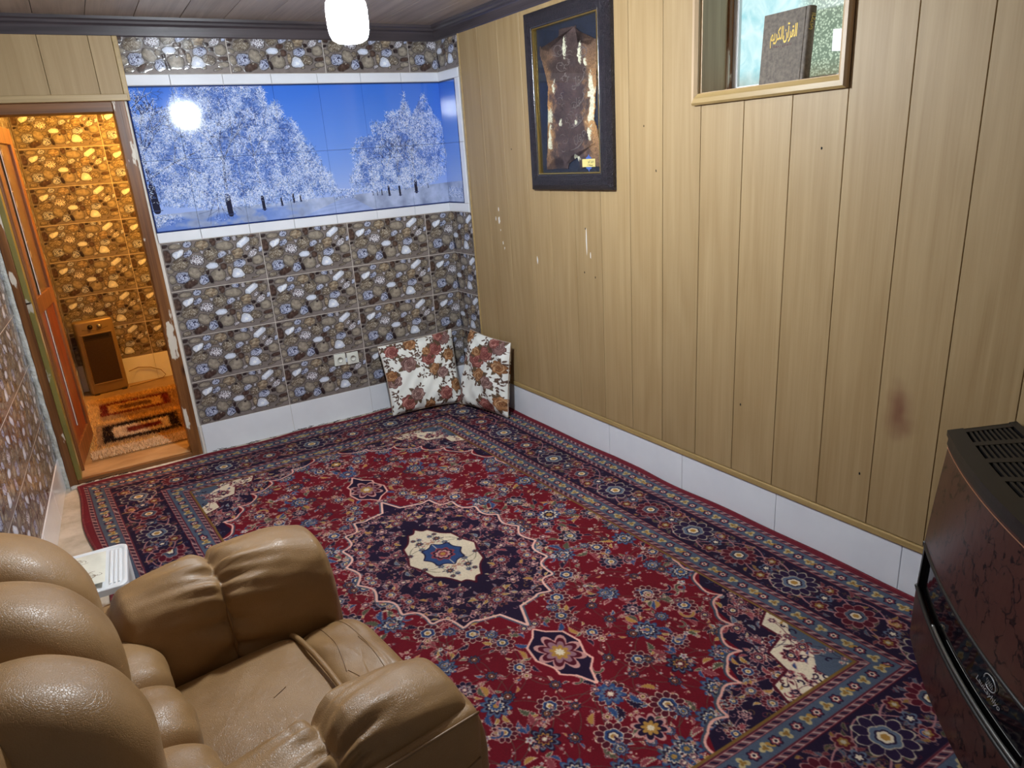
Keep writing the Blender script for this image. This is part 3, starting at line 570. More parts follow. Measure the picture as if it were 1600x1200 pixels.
# tiles: back wall
G = [-2.022, -1.42, -.82, -.22, .38]; ROWS = [.2062, .5079, .8134, 1.1163, 1.4245]
tile_field(wall_back, BW, G, ROWS, (-2.04, -.007), (.2, 1.43))
tile_field(wall_back, BW, G, [2.3923, 2.698], (-2.02, -.007), (2.39, 2.592))
BJ = [-2.06, -1.777, -1.477, -1.183, -.885, -.589, -.294, .02]
for z0, z1, nm in ((2.3262 + .006, 2.3923, 'border_tile'), (1.4245, 1.4872, 'border_tile')):
    for a, b in zip(BJ[:-1], BJ[1:]): slab(nm, BW, max(a, -2.03), min(b, -.007), z0, z1, 0, .007, m_white_tile, wall_back)
def mu(X, z): return ((X - MUX0) / (MUX1 - MUX0), (z - MUZ0) / (MUZ1 - MUZ0))
for a, b in zip(BJ[:-1], BJ[1:]):
    a, b = max(a, -2.03), min(b, -.006)
    for z0, z1 in ((1.4872, 1.911), (1.911, 2.331)):
        slab('mural_tile', BW, a, b, z0, z1, 0, .006, m_mural, wall_back, (*mu(a, z0), *mu(b, z1)), gap=.0007, chamfer=.0006)
# tiles: strip on the right wall
RT = -.33
tile_field(wall_right, RWm, [-.384 * 1.0, .216], ROWS, (RT, -.001), (.2, 1.43), flip=True)
tile_field(wall_right, RWm, [-.384, .216], [2.3923, 2.698], (RT, -.001), (2.39, 2.592), flip=True)
for z0, z1 in ((2.332, 2.3923), (1.4245, 1.4872)): slab('border_tile', RWm, RT + .04, -.001, z0, z1, 0, .007, m_white_tile, wall_right)
slab('border_tile', RWm, -.292, -.236, 1.487, 1.911, 0, .007, m_white_tile, wall_right); slab('border_tile', RWm, -.292, -.236, 1.911, 2.332, 0, .007, m_white_tile, wall_right)
for z0, z1 in ((1.4872, 1.911), (1.911, 2.331)): slab('mural_tile', RWm, -.235, -.001, z0, z1, 0, .006, m_mural, wall_right, (mu(.235, z0)[0], mu(0, z0)[1], mu(0, z0)[0], mu(0, z1)[1]), gap=.0007, chamfer=.0006)
# left wall tiles
tile_field(wall_left, LWm, [-1.70 + .6 * k for k in range(-7, 4)], [.2031 + .3045 * k for k in range(9)], (YN, -.004), (.2, 2.592), flip=True)
for nm, mp, js, zt, lim, par in (('baseboard_back', BW, [-2.022, -1.42, -.82, -.22, .3], .2062, (-2.04, -.01), None), ('baseboard_right', RWm, [-1.1888 - .5951 * k for k in range(8, -4, -1)], .212, (YN, -.001), None), ('baseboard_left', LWm, [-1.70 + .6 * k for k in range(-7, 4)], .2031, (YN, -.004), None)):
    base = slab(nm, mp, lim[0], lim[1], .0, zt - .003, 0, .004, m_grout, None); base['kind'] = 'structure'
    for a, b in zip(js[:-1], js[1:]):
        a, b = max(a, lim[0]), min(b, lim[1])
        if b - a > .01: slab('skirting_tile', mp, a, b, .0, zt, .002, .010, m_white_tile, base)
# wood panelling on the right wall
seams = [RT, -.347] + [-.5827, -.8216, -1.0629, -1.2911, -1.5258, -1.7591, -1.9967, -2.2319, -2.4697, -2.708, -2.9445, -3.1806, -3.4121, -3.647, -3.884] + [-3.884 - .2355 * k for k in range(1, 9)]
m_bevel = plain('groove_shadow_gap', srgb(70, 46, 28), .8)
slab('groove_backing', RWm, YN, RT, .24, 1.97, 0, .004, m_bevel, wall_right); slab('groove_backing', RWm, -2.44, RT, 1.97, 2.59, 0, .004, m_bevel, wall_right); slab('groove_backing', RWm, YN, -3.17, 1.97, 2.59, 0, .004, m_bevel, wall_right)
m_stain = M('x'); bpy.data.materials.remove(m_stain.m)
for a, b in zip(seams[:-1], seams[1:]):
    s1, s0 = a, b
    if s0 < YN: break
    if s1 - s0 < .03: slab('wall_panel', RWm, s0, s1, .235, 2.592, .004, .016, m_panel_trim, wall_right, gap=.0005, chamfer=.003); continue
    if s1 < -2.44 and s0 > -3.19: slab('wall_panel', RWm, s0, s1, .245, 1.985, .004, .012, m_panel, wall_right, gap=.0012, chamfer=.0015)
    else: slab('wall_panel', RWm, s0, s1, .245, 2.592, .004, .012, m_panel, wall_right, gap=.0012, chamfer=.0015)
# heat stain on the panels near the heater: a scorch mark with its own place on the wood
def add_stain(mat):
    t = mat.node_tree; b = t.nodes['Principled BSDF']; src = b.inputs['Base Color'].links[0].from_socket
    tc = t.nodes.new('ShaderNodeTexCoord'); mp = t.nodes.new('ShaderNodeMapping'); mp.inputs['Location'].default_value = (0, 3.50 / .15, -.77 / .27); mp.inputs['Scale'].default_value = (0, 1 / .15, 1 / .27)
    t.links.new(tc.outputs['Object'], mp.inputs[0]); ln = t.nodes.new('ShaderNodeVectorMath'); ln.operation = 'LENGTH'; t.links.new(mp.outputs[0], ln.inputs[0])
    nz = t.nodes.new('ShaderNodeTexNoise'); nz.inputs['Scale'].default_value = 7; t.links.new(tc.outputs['Object'], nz.inputs['Vector'])
    ad = t.nodes.new('ShaderNodeMath'); ad.operation = 'MULTIPLY_ADD'; ad.inputs[1].default_value = .9; t.links.new(nz.outputs[0], ad.inputs[0]); t.links.new(ln.outputs['Value'], ad.inputs[2])
    cr = t.nodes.new('ShaderNodeValToRGB'); e = cr.color_ramp.elements; e[0].position = .45; e[0].color = (1, 1, 1, 1); e[1].position = 1.35; e[1].color = (0, 0, 0, 1); cr.color_ramp.interpolation = 'EASE'; t.links.new(ad.outputs[0], cr.inputs[0])
    mm_ = t.nodes.new('ShaderNodeMath'); mm_.operation = 'MULTIPLY'; mm_.inputs[1].default_value = .85; t.links.new(cr.outputs[0], mm_.inputs[0])
    mx = t.nodes.new('ShaderNodeMix'); mx.data_type = 'RGBA'; mx.inputs['B'].default_value = srgb(112, 66, 48); t.links.new(mm_.outputs[0], mx.inputs['Factor']); t.links.new(src, mx.inputs['A']); t.links.new(mx.outputs['Result'], b.inputs['Base Color'])
add_stain(m_panel)
# trim that caps the panels above the skirting
o = box('trim_4', .0, .018, YN, -.335, .214, .243, m_panel_trim, bev=.004, xf=lambda x, y, z: (-.0407 * y - x, y, z)); o['kind'] = 'structure'
# holes and plaster chips in the panels
def chip(name, s, z, w, h, mat, n=7, seed=0):
    r = random.Random(seed); pts = [(s + math.cos(k / n * 6.283) * w / 2 * r.uniform(.6, 1.1), z + math.sin(k / n * 6.283) * h / 2 * r.uniform(.6, 1.1)) for k in range(n)]
    V = [RWm(.0117, *p) for p in pts] + [RWm(.0128, *p) for p in pts]; Fc = [tuple(range(n, 2 * n))] + [(k, (k + 1) % n, n + (k + 1) % n, n + k) for k in range(n)]
    mesh(name, V, Fc, mat, wall_right)
m_chip = plain('bare_chip', srgb(220, 216, 210), .8)
for i, (s, z, w, h) in enumerate([(-.701, 1.458, .012, .035), (-.699, 1.385, .03, .055), (-.66, 1.395, .01, .03), (-.73, 1.235, .012, .03), (-.745, 1.2, .01, .02), (-1.126, 1.149, .014, .055), (-1.627, 1.30, .010, .17), (-1.66, 1.225, .010, .045), (-.71, 1.32, .01, .015)]): chip('paint_chip', s, z, w, h, m_chip, 9, i)
for i, (s, z) in enumerate([(-.904, 1.837), (-2.103, 1.899), (-2.187, 1.685), (-2.75, .6), (-3.086, 1.755), (-3.365, .459), (-1.697, 1.10), (-1.60, 1.12), (-1.62, 1.375), (-3.86, 1.78)]): chip('nail_hole', s, z, .008, .014, m_black, 7, 30 + i)

# ---------------------------------------------------------------- window in the right wall
win = empty('window_1', (.1, -2.8, 2.3)); win['kind'] = 'structure'; win.location = (0, 0, 0)
wj = wood('window_jamb_wood', srgb(176, 150, 118), srgb(198, 172, 138), 'z', 1., .45, .05, .05)
def WB(name, d0, d1, s0, s1, z0, z1, mat, bev=.002): return box(name, -d1, -d0, min(s0, s1), max(s0, s1), z0, z1, mat, win, bev=bev, xf=lambda x, y, z: (-.0407 * y + x, y, z))
WB('jamb_board', -.180, .012, WY1 - .008, WY1, WZ0, WZ1, wj); WB('jamb_board', -.180, .012, WY0, WY0 + .008, WZ0, WZ1, wj)
WB('jamb_strip', -.168, -.140, WY1 - .020, WY1 - .008, WZ0, WZ1, m_jamb, .003)
WB('sill_board', -.182, .012, WY0, WY1, WZ0 - .008, WZ0 + .004, wj); WB('head_board', -.182, .012, WY0, WY1, WZ1 - .01, WZ1, wj)
fr = .018
for a, b, c, d in ((WY0 + .008, WY1 - .02, WZ0 + .004, WZ0 + .022), (WY0 + .008, WY0 + .026, WZ0, WZ1), (WY1 - .044, WY1 - .008, WZ0, WZ1)): WB('frame_rail', -.205, -.172, a, b, c, d, m_white_plastic, .003)
# moulded surround with mitred corners
def surround(o_, i_, parent):
    prof = [(0, .012), (0, .030), (.2, .040), (.6, .040), (1, .028), (1, .012)]     # t from outer to inner, height
    cor = [((o_[0], o_[2]), (i_[0], i_[2])), ((o_[1], o_[2]), (i_[1], i_[2])), ((o_[1], o_[3]), (i_[1], i_[3])), ((o_[0], o_[3]), (i_[0], i_[3]))]
    for k in (3, 0, 1):
        A, B_ = cor[k], cor[(k + 1) % 4]; V = []
        for (O_, I_) in (A, B_):
            for t, d in prof: V.append(RWm(d, O_[0] + (I_[0] - O_[0]) * t, O_[1] + (I_[1] - O_[1]) * t))
        n = len(prof); Fc = [(i, (i + 1) % n, n + (i + 1) % n, n + i) for i in range(n)] + [tuple(range(n))[::-1], tuple(range(n, 2 * n))]
        mesh('casing', V, Fc, m_panel_trim if k == 0 else wj, parent)
surround((-3.18, -2.432, 1.965, 2.63), (WY0, WY1, WZ0, 2.60), win)
mg = M('frosted_daylit_pane'); tc = mg.n('TexCoord'); sep = mg.n('SeparateXYZ'); mg.l(tc.outputs['Object'], sep.inputs[0])
mrg = mg.n('MapRange'); mrg.inputs['From Min'].default_value = -2.78; mrg.inputs['From Max'].default_value = -2.86; mg.l(sep.outputs['Y'], mrg.inputs[0])
n1 = mg.n('TexNoise', i_Scale=9., i_Detail=6., i_Distortion=1.6); mg.l(tc.outputs['Object'], n1.inputs['Vector']); r1 = mg.n('ValToRGB'); e = r1.color_ramp.elements; e[0].position = .35; e[1].position = .65; e[0].color = srgb(150, 205, 212); e[1].color = srgb(205, 232, 232); mg.l(n1.outputs[0], r1.inputs[0])
n2 = mg.n('TexVoronoi', i_Scale=110.); mg.l(tc.outputs['Object'], n2.inputs['Vector']); r2 = mg.n('ValToRGB'); e = r2.color_ramp.elements; e[0].position = .1; e[1].position = .6; e[0].color = srgb(206, 226, 200); e[1].color = srgb(120, 138, 120); mg.l(n2.outputs['Distance'], r2.inputs[0])
mxg = mg.n('Mix', data_type='RGBA'); mg.l(mrg.outputs[0], mxg.inputs['Factor']); mg.l(r1.outputs[0], mxg.inputs['A']); mg.l(r2.outputs[0], mxg.inputs['B'])
n3 = mg.n('TexNoise', i_Scale=12., i_Detail=4.); mg.l(tc.outputs['Object'], n3.inputs['Vector']); zr = mg.n('MapRange'); zr.inputs['From Min'].default_value = 2.10; zr.inputs['From Max'].default_value = 2.03; mg.l(sep.outputs['Z'], zr.inputs[0])
mz = mg.n('Math', operation='MULTIPLY'); mg.l(n3.outputs[0], mz.inputs[0]); mg.l(zr.outputs[0], mz.inputs[1]); mx2 = mg.n('Mix', data_type='RGBA'); mx2.inputs['B'].default_value = srgb(120, 100, 60); mg.l(mz.outputs[0], mx2.inputs['Factor']); mg.l(mxg.outputs['Result'], mx2.inputs['A'])
mg.l(mx2.outputs['Result'], mg.b.inputs['Emission Color']); mg.b.inputs['Emission Strength'].default_value = 1.0; mg.set(Roughness=.25, Base_Color=srgb(60, 70, 70))
WB('glass_pane', -.196, -.188, WY0 + .02, WY1 - .03, WZ0 + .015, WZ1, mg.m, 0)
pp = box('paper_square', .184, .187, -3.045, -2.962, 2.115, 2.195, plain('glowing_paper', srgb(240, 244, 246), .6, Emission_Color=srgb(240, 245, 250), Emission_Strength=.9), xf=lambda x, y, z: (-.0407 * y + x, y, z + (y + 3.0) * .12)); tag(pp, 'small bright white paper square stuck on the window glass', 'paper')  # paper's emission stands in for daylight at the pane

# the book on the window ledge
book = empty('book', RWm(-.16, -2.83, WZ0 + .004), label='thick grey cloth-bound book with gold calligraphy standing on the window ledge', cat='book')
m_book = noisy('grey_brown_cloth', srgb(118, 108, 98), srgb(92, 84, 76), 60, .75, bump=.2, bscale=300)
m_gold = plain('gold_foil', srgb(206, 176, 92), .35, .6); m_page = plain('page_edges', srgb(214, 204, 180), .8)
def booklocal(o, dx=0, dy=0, dz=0):
    o.parent = book; return o
# local frame: x into the wall, y along the wall, tilt of the top away from the room
tilt = Matrix.Rotation(math.radians(4.), 4, 'Y')
book.matrix_world = Matrix.Translation(Vector(RWm(-.050, -2.832, WZ0 + .005))) @ Matrix.Rotation(math.radians(-2), 4, 'Z') @ tilt
front = box('cover', 0, .0035, -.108, .112, 0, .268, m_book, book, bev=.001); box('cover', .0375, .041, -.108, .112, 0, .268, m_book, book, bev=.001)
box('page_block', .0038, .0372, -.100, .106, .004, .264, m_page, book)
V, Fc, uv = grid(8, 1, lambda u, v: (.0205 - .0205 * math.cos(u * math.pi), -.108 - .007 * math.sin(u * math.pi), v * .268)); spine = mesh('spine', V, Fc, m_book, book, smooth=True)
tube('hinge_groove', [(-.0008, -.094, .002), (-.0008, -.094, .266)], .0016, m_book, book, 6)
def text(name, body, size, mat, M4, parent, extrude=.0004, sx=1., shear=0., offset=0.):
    cu = bpy.data.curves.new(name, 'FONT'); cu.body = body; cu.size = size; cu.align_x = 'CENTER'; cu.align_y = 'CENTER'; cu.extrude = extrude; cu.shear = shear; cu.offset = offset
    o = bpy.data.objects.new(name, cu); col.objects.link(o); dg = bpy.context.evaluated_depsgraph_get(); dg.update()
    me = bpy.data.meshes.new_from_object(o.evaluated_get(dg)); bpy.data.objects.remove(o); me.materials.clear(); me.materials.append(mat)
    me.transform(M4 @ Matrix.Diagonal((sx, 1, 1, 1))); r = bpy.data.objects.new(name, me); col.objects.link(r); r.parent = parent; return r
# face looking towards -x, reading direction -y
def faceM(x, y, z): return Matrix(((0, 0, -1, x), (-1, 0, 0, y), (0, 1, 0, z), (0, 0, 0, 1)))
text('title_lettering', '\ufee2\ufef3\ufeae\ufedc\ufedf\ufe8d\ufee5\ufe81\ufeae\ufed8\ufedf\ufe8d', .066, m_gold, faceM(-.0006, .004, .186), front, .0003, .44, offset=.0010)
text('author_lettering', '\ufeea\ufee4\ufea3\ufead \ufee5\ufe8e\ufee4\ufe9c\ufecb', .016, plain('dark_red_ink', srgb(84, 42, 44), .6), faceM(-.0004, .006, .143), front, .0002, 1.25)
text('spine_lettering', '\ufee2\ufef3\ufeae\ufedc\ufedf\ufe8d', .030, m_gold, Matrix(((0, 1, 0, .020), (0, 0, -1, -.1156), (1, 0, 0, .212), (0, 0, 0, 1))), spine, .0003, .9)

# ---------------------------------------------------------------- door in the back wall
door = empty('door_1'); door['kind'] = 'structure'
box('jamb', -2.112, -2.045, -.018, .14, .0, 2.252, m_jamb, door, bev=.004)
box('jamb', -2.835, -2.79, -.018, .14, .0, 2.252, m_jamb, door, bev=.004)
box('jamb_stop', -2.79, -2.762, .0, .14, .03, 2.2, m_leaf_edge, door, bev=.003)
box('head_rail', -2.79, -2.112, -.014, .14, 2.192, 2.250, m_jamb_h, door, bev=.004)
box('threshold_rail', -2.79, -2.112, -.012, .02, .0, .034, m_jamb_h, door, bev=.003)
box('threshold_stone', -2.79, -2.112, .02, .24, .0, .036, m_stone, door, bev=.002)
o = box('strike_plate', -2.1125, -2.1105, .035, .06, 1.155, 1.265, m_dark_metal, door, bev=.0008); 
for z in (1.175, 1.245): lathe('screw', [(.004, 0), (.003, .001), (0, .0012)], m_chrome, o, 10, (-2.1135, .0475, z))
box('latch_slot', -2.1135, -2.112, .042, .054, 1.195, 1.225, m_black, o)
lathe('lock_hole', [(.012, 0), (.012, .004), (0, .004)], m_black, door, 14, (-2.776, -.004, 1.17))
box('lining', -2.86, -2.746, .14, .42, 0, 2.6, m_leaf, door)
leaf = empty('door_leaf', (-2.756, .13, .042), math.radians(-6.5)); leaf.parent = door
# leaf local: y away from the hinge, x>0 the visible face
LH, LW_ = 2.13, .69
for a, b, c, d in ((0, .085, 0, LH), (LW_ - .085, LW_, 0, LH)): box('stile', -.038, 0, a, b, c, d, m_leaf, leaf, bev=.003)
for c, d in ((0, .13), (1.02, 1.12), (LH - .10, LH)): box('rail', -.038, 0, .085, LW_ - .085, c, d, m_leaf, leaf, bev=.003)
box('lower_panel', -.028, -.012, .085, LW_ - .085, .13, 1.02, m_leaf_red, leaf, bev=.002)
box('frosted_panel', -.022, -.016, .085, LW_ - .085, 1.12, LH - .10, noisy('dull_brown_glass', srgb(128, 96, 62), srgb(104, 78, 50), 3, .25), leaf)
box('weather_edge', -.044, -.03, -.012, .004, 0, LH, m_leaf_edge, leaf, bev=.002)
# plaster filler between the tiled wall and the frame
V, Fc, uv = grid(3, 60, lambda u, v: (-2.868 + u * .040 + .004 * math.sin(v * 90 + u), -.004 - .012 * math.sin(u * math.pi) - .004 * abs(math.sin(v * 140 + u * 9)), v * 2.25)); o = mesh('trim_5', V, Fc, m_caulk, smooth=True); o['kind'] = 'structure'
V, Fc, uv = grid(90, 4, lambda u, v: (-2.83 + u * .80, -.065 + v * .056, .004 + .012 * math.sin(v * math.pi) * (.5 + .5 * abs(math.sin(u * 60)) * (1 if u < .35 else .35)))); o = mesh('trim_6', V, Fc, m_caulk, smooth=True); o['kind'] = 'structure'
# panelling above the door
lin = empty('trim_7'); lin['kind'] = 'structure'
m_panel_x = m_panel
for a, b in ((-2.87, -2.645), (-2.645, -2.402), (-2.402, -2.158), (-2.158, -2.040)): box('wall_panel', a + .001, b - .001, -.030, .004, 2.285, 2.592, m_panel, lin, bev=.0012, seg=1)
box('edge_trim', -2.040, -2.012, -.036, .004, 2.25, 2.592, m_panel_trim, lin, bev=.003)
box('bottom_trim', -2.87, -2.022, -.042, .004, 2.250, 2.287, wood('beech_trim_x', srgb(150, 128, 92), srgb(176, 152, 112), 'x', 1., .4), lin, bev=.004)

# ---------------------------------------------------------------- the hall beyond the door
floor2 = mesh('floor_2', [(-2.9, .13, .03), (-.8, .13, .03), (-.8, 2.2, .03), (-2.9, 2.2, .03), (-2.9, .13, -.1), (-.8, .13, -.1), (-.8, 2.2, -.1), (-2.9, 2.2, -.1)], [(0, 1, 2, 3), (4, 7, 6, 5), (0, 4, 5, 1), (1, 5, 6, 2), (2, 6, 7, 3), (3, 7, 4, 0)], m_hallfloor); floor2['kind'] = 'structure'
hall_b = multi('wall_hall_back', [(-3.0, -.8, 2.206, 2.32, 0, 2.7)], m_grout, kind='structure'); hall_l = multi('wall_hall_left', [(-2.86, -2.741, .42, 2.206, 0, 2.7)], m_grout, kind='structure'); hall_r = multi('wall_hall_right', [(-.9, -.8, .13, 2.206, 0, 2.7)], m_wall_plaster, kind='structure')
struct('ceiling_2', -3.0, -.8, .13, 2.32, 2.6, 2.7, mat=m_ceil)
zr_ = [.27 + .3045 * k for k in range(9)]
tile_field(hall_b, HB, [-2.722, -2.115, -1.51, -.9], zr_, (-2.728, -.905), (.27, 2.6))
tile_field(hall_l, HL, [.4, 1.0, 1.6, 2.2], zr_, (.4, 2.199), (.27, 2.6))
for a, b in ((-2.728, -2.115), (-2.115, -1.51), (-1.51, -.91)): slab('skirting_tile', HB, a, b, .03, .27, 0, .008, m_white_tile, hall_b)
for a, b in ((.9, 1.6), (1.6, 2.19)): slab('skirting_tile', HL, a, b, .03, .27, 0, .008, m_white_tile, hall_l)
bulb_m = plain('hall_lamp_glass', (1, 1, 1, 1), .3, Emission_Color=(1, .46, .07, 1), Emission_Strength=HALL_GLOW)
hb = empty('ceiling_bulb', (-1.75, 1.25, 2.6), label='warm bulb on the ceiling of the room beyond the door', cat='lamp')
lathe('socket', [(.05, 0), (.05, -.02), (.02, -.03), (.02, -.10), (0, -.10)], m_white_plastic, hb, 16); lathe('bulb', [(.015, -.10), (.03, -.13), (.036, -.17), (.028, -.20), (0, -.215)], bulb_m, hb, 16)

# ---------------------------------------------------------------- shaggy rug in the hall (cut-pile tufts, each a blade)
def shag():
    x0, x1, y0, y1 = -2.70, -1.55, .285, 1.80; rs = np.random.default_rng(4); root = empty('shag_rug', ((x0 + x1) / 2, (y0 + y1) / 2, .03), label='shaggy rug with bordered rectangles on the hall floor beyond the door', cat='rug')
    n = 52000; X = rs.uniform(x0, x1, n); Y = rs.uniform(y0, y1, n); H = .012 + .016 * rs.random(n)
    tan, brn, dk, gold, rd, cr = [srgb(*k)[:3] for k in ((196, 156, 104), (142, 100, 60), (52, 34, 26), (232, 188, 110), (138, 50, 32), (240, 216, 176))]
    colr = np.empty((n, 4), np.float32); colr[:, 3] = 1
    def inb(a, b, c, d): return (X > a) & (X < b) & (Y > c) & (Y < d)
    colr[:, :3] = gold
    colr[inb(-2.66, -1.60, .50, 1.02), :3] = tan; colr[inb(-2.62, -2.02, 1.12, 1.66), :3] = tan; colr[inb(-2.0, -1.7, 1.12, 1.66), :3] = tan
    colr[inb(-2.62, -2.10, .56, .98), :3] = dk; colr[inb(-2.55, -2.17, .64, .90), :3] = cr; colr[inb(-2.46, -2.22, .71, .83), :3] = rd
    colr[inb(-2.62, -2.10, 1.24, 1.60), :3] = rd; colr[inb(-2.56, -2.16, 1.30, 1.54), :3] = gold; colr[inb(-2.48, -2.24, 1.36, 1.48), :3] = brn
    colr[inb(-2.70, -1.55, .285, .46), :3] = cr
    colr[:, :3] *= rs.uniform(.7, 1.15, (n, 1))
    dx, dy = rs.normal(0, .012, n), rs.normal(-.004, .012, n); a = rs.random(n) * 6.28; wx, wy = np.cos(a) * .0028, np.sin(a) * .0028
    ox, oy, oz = root.location
    V = np.empty((n, 3, 3), np.float32); z0 = .034
    V[:, 0] = np.stack([X - wx - ox, Y - wy - oy, np.full(n, z0 - oz)], 1); V[:, 1] = np.stack([X + wx - ox, Y + wy - oy, np.full(n, z0 - oz)], 1); V[:, 2] = np.stack([X + dx - ox, Y + dy - oy, z0 + H - oz], 1)
    me = bpy.data.meshes.new('pile'); me.vertices.add(n * 3); me.vertices.foreach_set('co', V.ravel()); me.loops.add(n * 3); me.loops.foreach_set('vertex_index', np.arange(n * 3)); me.polygons.add(n); me.polygons.foreach_set('loop_start', np.arange(n) * 3); me.update(calc_edges=True)
    at = me.color_attributes.new('tuft', 'FLOAT_COLOR', 'POINT'); at.data.foreach_set('color', np.repeat(colr, 3, 0).ravel())
    m = M('shag_yarn'); ca = m.n('VertexColor', layer_name='tuft'); m.l(ca.outputs[0], m.b.inputs['Base Color']); m.set(Roughness=.9); m.b.inputs['Specular IOR Level'].default_value = .1
    o = link('pile', me, m.m, root); o['kind'] = 'stuff'
    box('backing', x0 - ox, x1 - ox, y0 - oy, y1 - oy, .0005, .006, plain('rug_backing', srgb(150, 112, 66), .9), root)
shag()

# electric heater in the hall
def hall_heater():
    t = empty('electric_heater', (-2.525, 2.085, .03), math.radians(10), label='bronze electric panel heater standing in the room beyond the door', cat='heater')
    mb = plain('champagne_paint', srgb(140, 118, 88), .32, .3); md = plain('heater_dark', srgb(46, 34, 26), .4)
    W_, H_, D_ = .30, .655, .12
    pr = [(0, 0), (W_, 0)]
    bm = boxmesh(-W_ / 2, W_ / 2, -D_ / 2, D_ / 2, .0, H_, .022, 4); me = bpy.data.meshes.new('housing'); bm.to_mesh(me); bm.free(); link('housing', me, mb, t, True)
    fz0, fz1, fx = .10, .53, .112
    for a, b, c, d in ((-fx - .012, -fx, fz0 - .012, fz1 + .012), (fx, fx + .012, fz0 - .012, fz1 + .012), (-fx, fx, fz0 - .012, fz0), (-fx, fx, fz1, fz1 + .012)): box('front_frame', a, b, -D_ / 2 - .006, -D_ / 2 + .01, c, d, mb, t, bev=.003)
    box('radiant_panel', -fx, fx, -D_ / 2 - .001, -D_ / 2 + .002, fz0, fz1, md, t)
    for k in range(34): z = fz0 + .006 + k * (fz1 - fz0 - .05) / 34; box('grille_bar', -fx, fx, -D_ / 2 - .004, -D_ / 2 - .0015, z, z + .0035, plain('heater_grille', srgb(96, 74, 52), .4, .4) if k == 0 else bpy.data.materials['heater_grille'], t)
    for k in range(20): box('vent_slot', -.095 + k * .0095, -.0895 + k * .0095, -D_ / 2 - .004, -D_ / 2 - .001, fz1 - .034, fz1 - .006, m_black, t)
    for k in range(26): box('pearl_trim', -fx - .004, -fx + .002, -D_ / 2 - .009, -D_ / 2 - .005, fz1 - .01 - k * .0155, fz1 - .002 - k * .0155, m_brass, t)
    for x in (-.035, .035):
        k = lathe('knob', [(.020, 0), (.020, .006), (.014, .009), (.013, .018), (0, .019)], m_chrome if x > 0 else m_dark_metal, t, 20); k.matrix_local = Matrix.Translation((x, -D_ / 2 - .001, .600)) @ Matrix.Rotation(math.radians(90), 4, 'X')
    tube('brow_line', [(-.10 + .2 * i / 12, -D_ / 2 - .001, .585 - .018 * math.sin(i / 12 * math.pi)) for i in range(13)], .0015, md, t, 6)
    for x in (-.11, .11): box('foot', x - .02, x + .02, -D_ / 2 - .012, D_ / 2 + .02, -.0, .012, md, t, bev=.003)
    cd = tube('power_cord', [(-2.36, 2.03, .045), (-2.27, 2.09, .036), (-2.16, 2.13, .036), (-2.08, 2.15, .038), (-2.05, 2.165, .06), (-2.08, 2.175, .11), (-2.16, 2.18, .15), (-2.26, 2.18, .17), (-2.34, 2.13, .16)], .0035, plain('tan_cord', srgb(120, 84, 46), .5), None, 8); tag(cd, 'thin cord looping on the hall floor behind the electric heater', 'cord')
hall_heater()

# ---------------------------------------------------------------- main carpet
def main_carpet():
    c00, c10, c11, c01 = Vector((-2.42, -4.28, 0)), Vector((.155, -4.27, 0)), Vector((-.022, -.085, 0)), Vector((-2.805, -.068, 0))
    root = empty('persian_carpet', (-1.26, -2.2, 0), label='large red and navy floral medallion carpet covering the floor', cat='carpet')
    folds = [((-2.78, -.68), (-2.30, -.50), .016, .014), ((-2.68, -1.50), (-2.02, -1.12), .022, .016), ((-2.74, -1.02), (-2.2, -.85), .008, .03), ((-2.1, -1.0), (-1.8, -.7), .006, .03)]
    def pt(u, v):
        vv = v; p = (c00 * (1 - u) + c10 * u) * (1 - vv) + (c01 * (1 - u) + c11 * u) * vv
        ex = math.exp(-(1 - u) / .012); el = math.exp(-u / .015); eb = math.exp(-(1 - v) / .012)
        p.x += ex * .010 * math.sin(v * 31) * math.sin(v * 7 + 1) - el * .016 * math.sin(v * 23 + 1); p.y += eb * .012 * math.sin(u * 27)
        if u > .97 and p.x > -.0407 * p.y - .016: p.x = -.0407 * p.y - .016
        z = .012 + .0015 * math.sin(u * 21 + v * 13) * math.sin(v * 37)
        for (x0, y0), (x1, y1), h, wd in folds:
            dx, dy = x1 - x0, y1 - y0; L = math.hypot(dx, dy); t = ((p.x - x0) * dx + (p.y - y0) * dy) / L / L; dd = ((p.x - x0) * dy - (p.y - y0) * dx) / L
            z += h * math.exp(-(dd / wd) ** 2) * max(0, min(1, 1.15 - abs(t - .5) * 2.0))
        z += ex * .003 + eb * .003
        return Vector((p.x - root.location.x, p.y - root.location.y, z))
    nu, nv = 200, 320; V, Fc, uv = grid(nu, nv, pt); mesh('pile_field', V, Fc, m_rug, root, uv=uv, smooth=True)
    rim = [pt(i / 80, 0) for i in range(80)] + [pt(1, i / 120) for i in range(120)] + [pt(1 - i / 80, 1) for i in range(80)] + [pt(0, 1 - i / 120) for i in range(120)]
    tube('bound_edge', [Vector((p.x, p.y, p.z - .004)) for p in rim], .0075, noisy('edge_wool', srgb(120, 38, 48), srgb(92, 24, 34), 40, .95, bump=.5, bscale=200), root, 8, closed=True)
    r = random.Random(5); ft = plain('fringe_thread', srgb(52, 40, 40), .9)
    bm = bmesh.new()
    for k in range(46):
        u = r.uniform(.30, .80) if k > 8 else r.uniform(.02, .12); p = pt(u, 1); pts = [(p.x + r.uniform(-.03, .03), p.y + .006 + .004 * i, p.z + .002 + abs(math.sin(i * 1.3 + k)) * .012 * r.random()) for i in range(5)]
        x, y, z = pts[0]; 
        for i in range(4):
            a, b = Vector(pts[i]), Vector(pts[i + 1]); w = Vector((0, 0, .0012)); vs = [bm.verts.new(q) for q in (a - w, b - w, b + w, a + w)]; bm.faces.new(vs)
    me = bpy.data.meshes.new('fringe'); bm.to_mesh(me); bm.free(); o = link('fringe', me, ft, root); o['kind'] = 'stuff'
main_carpet()

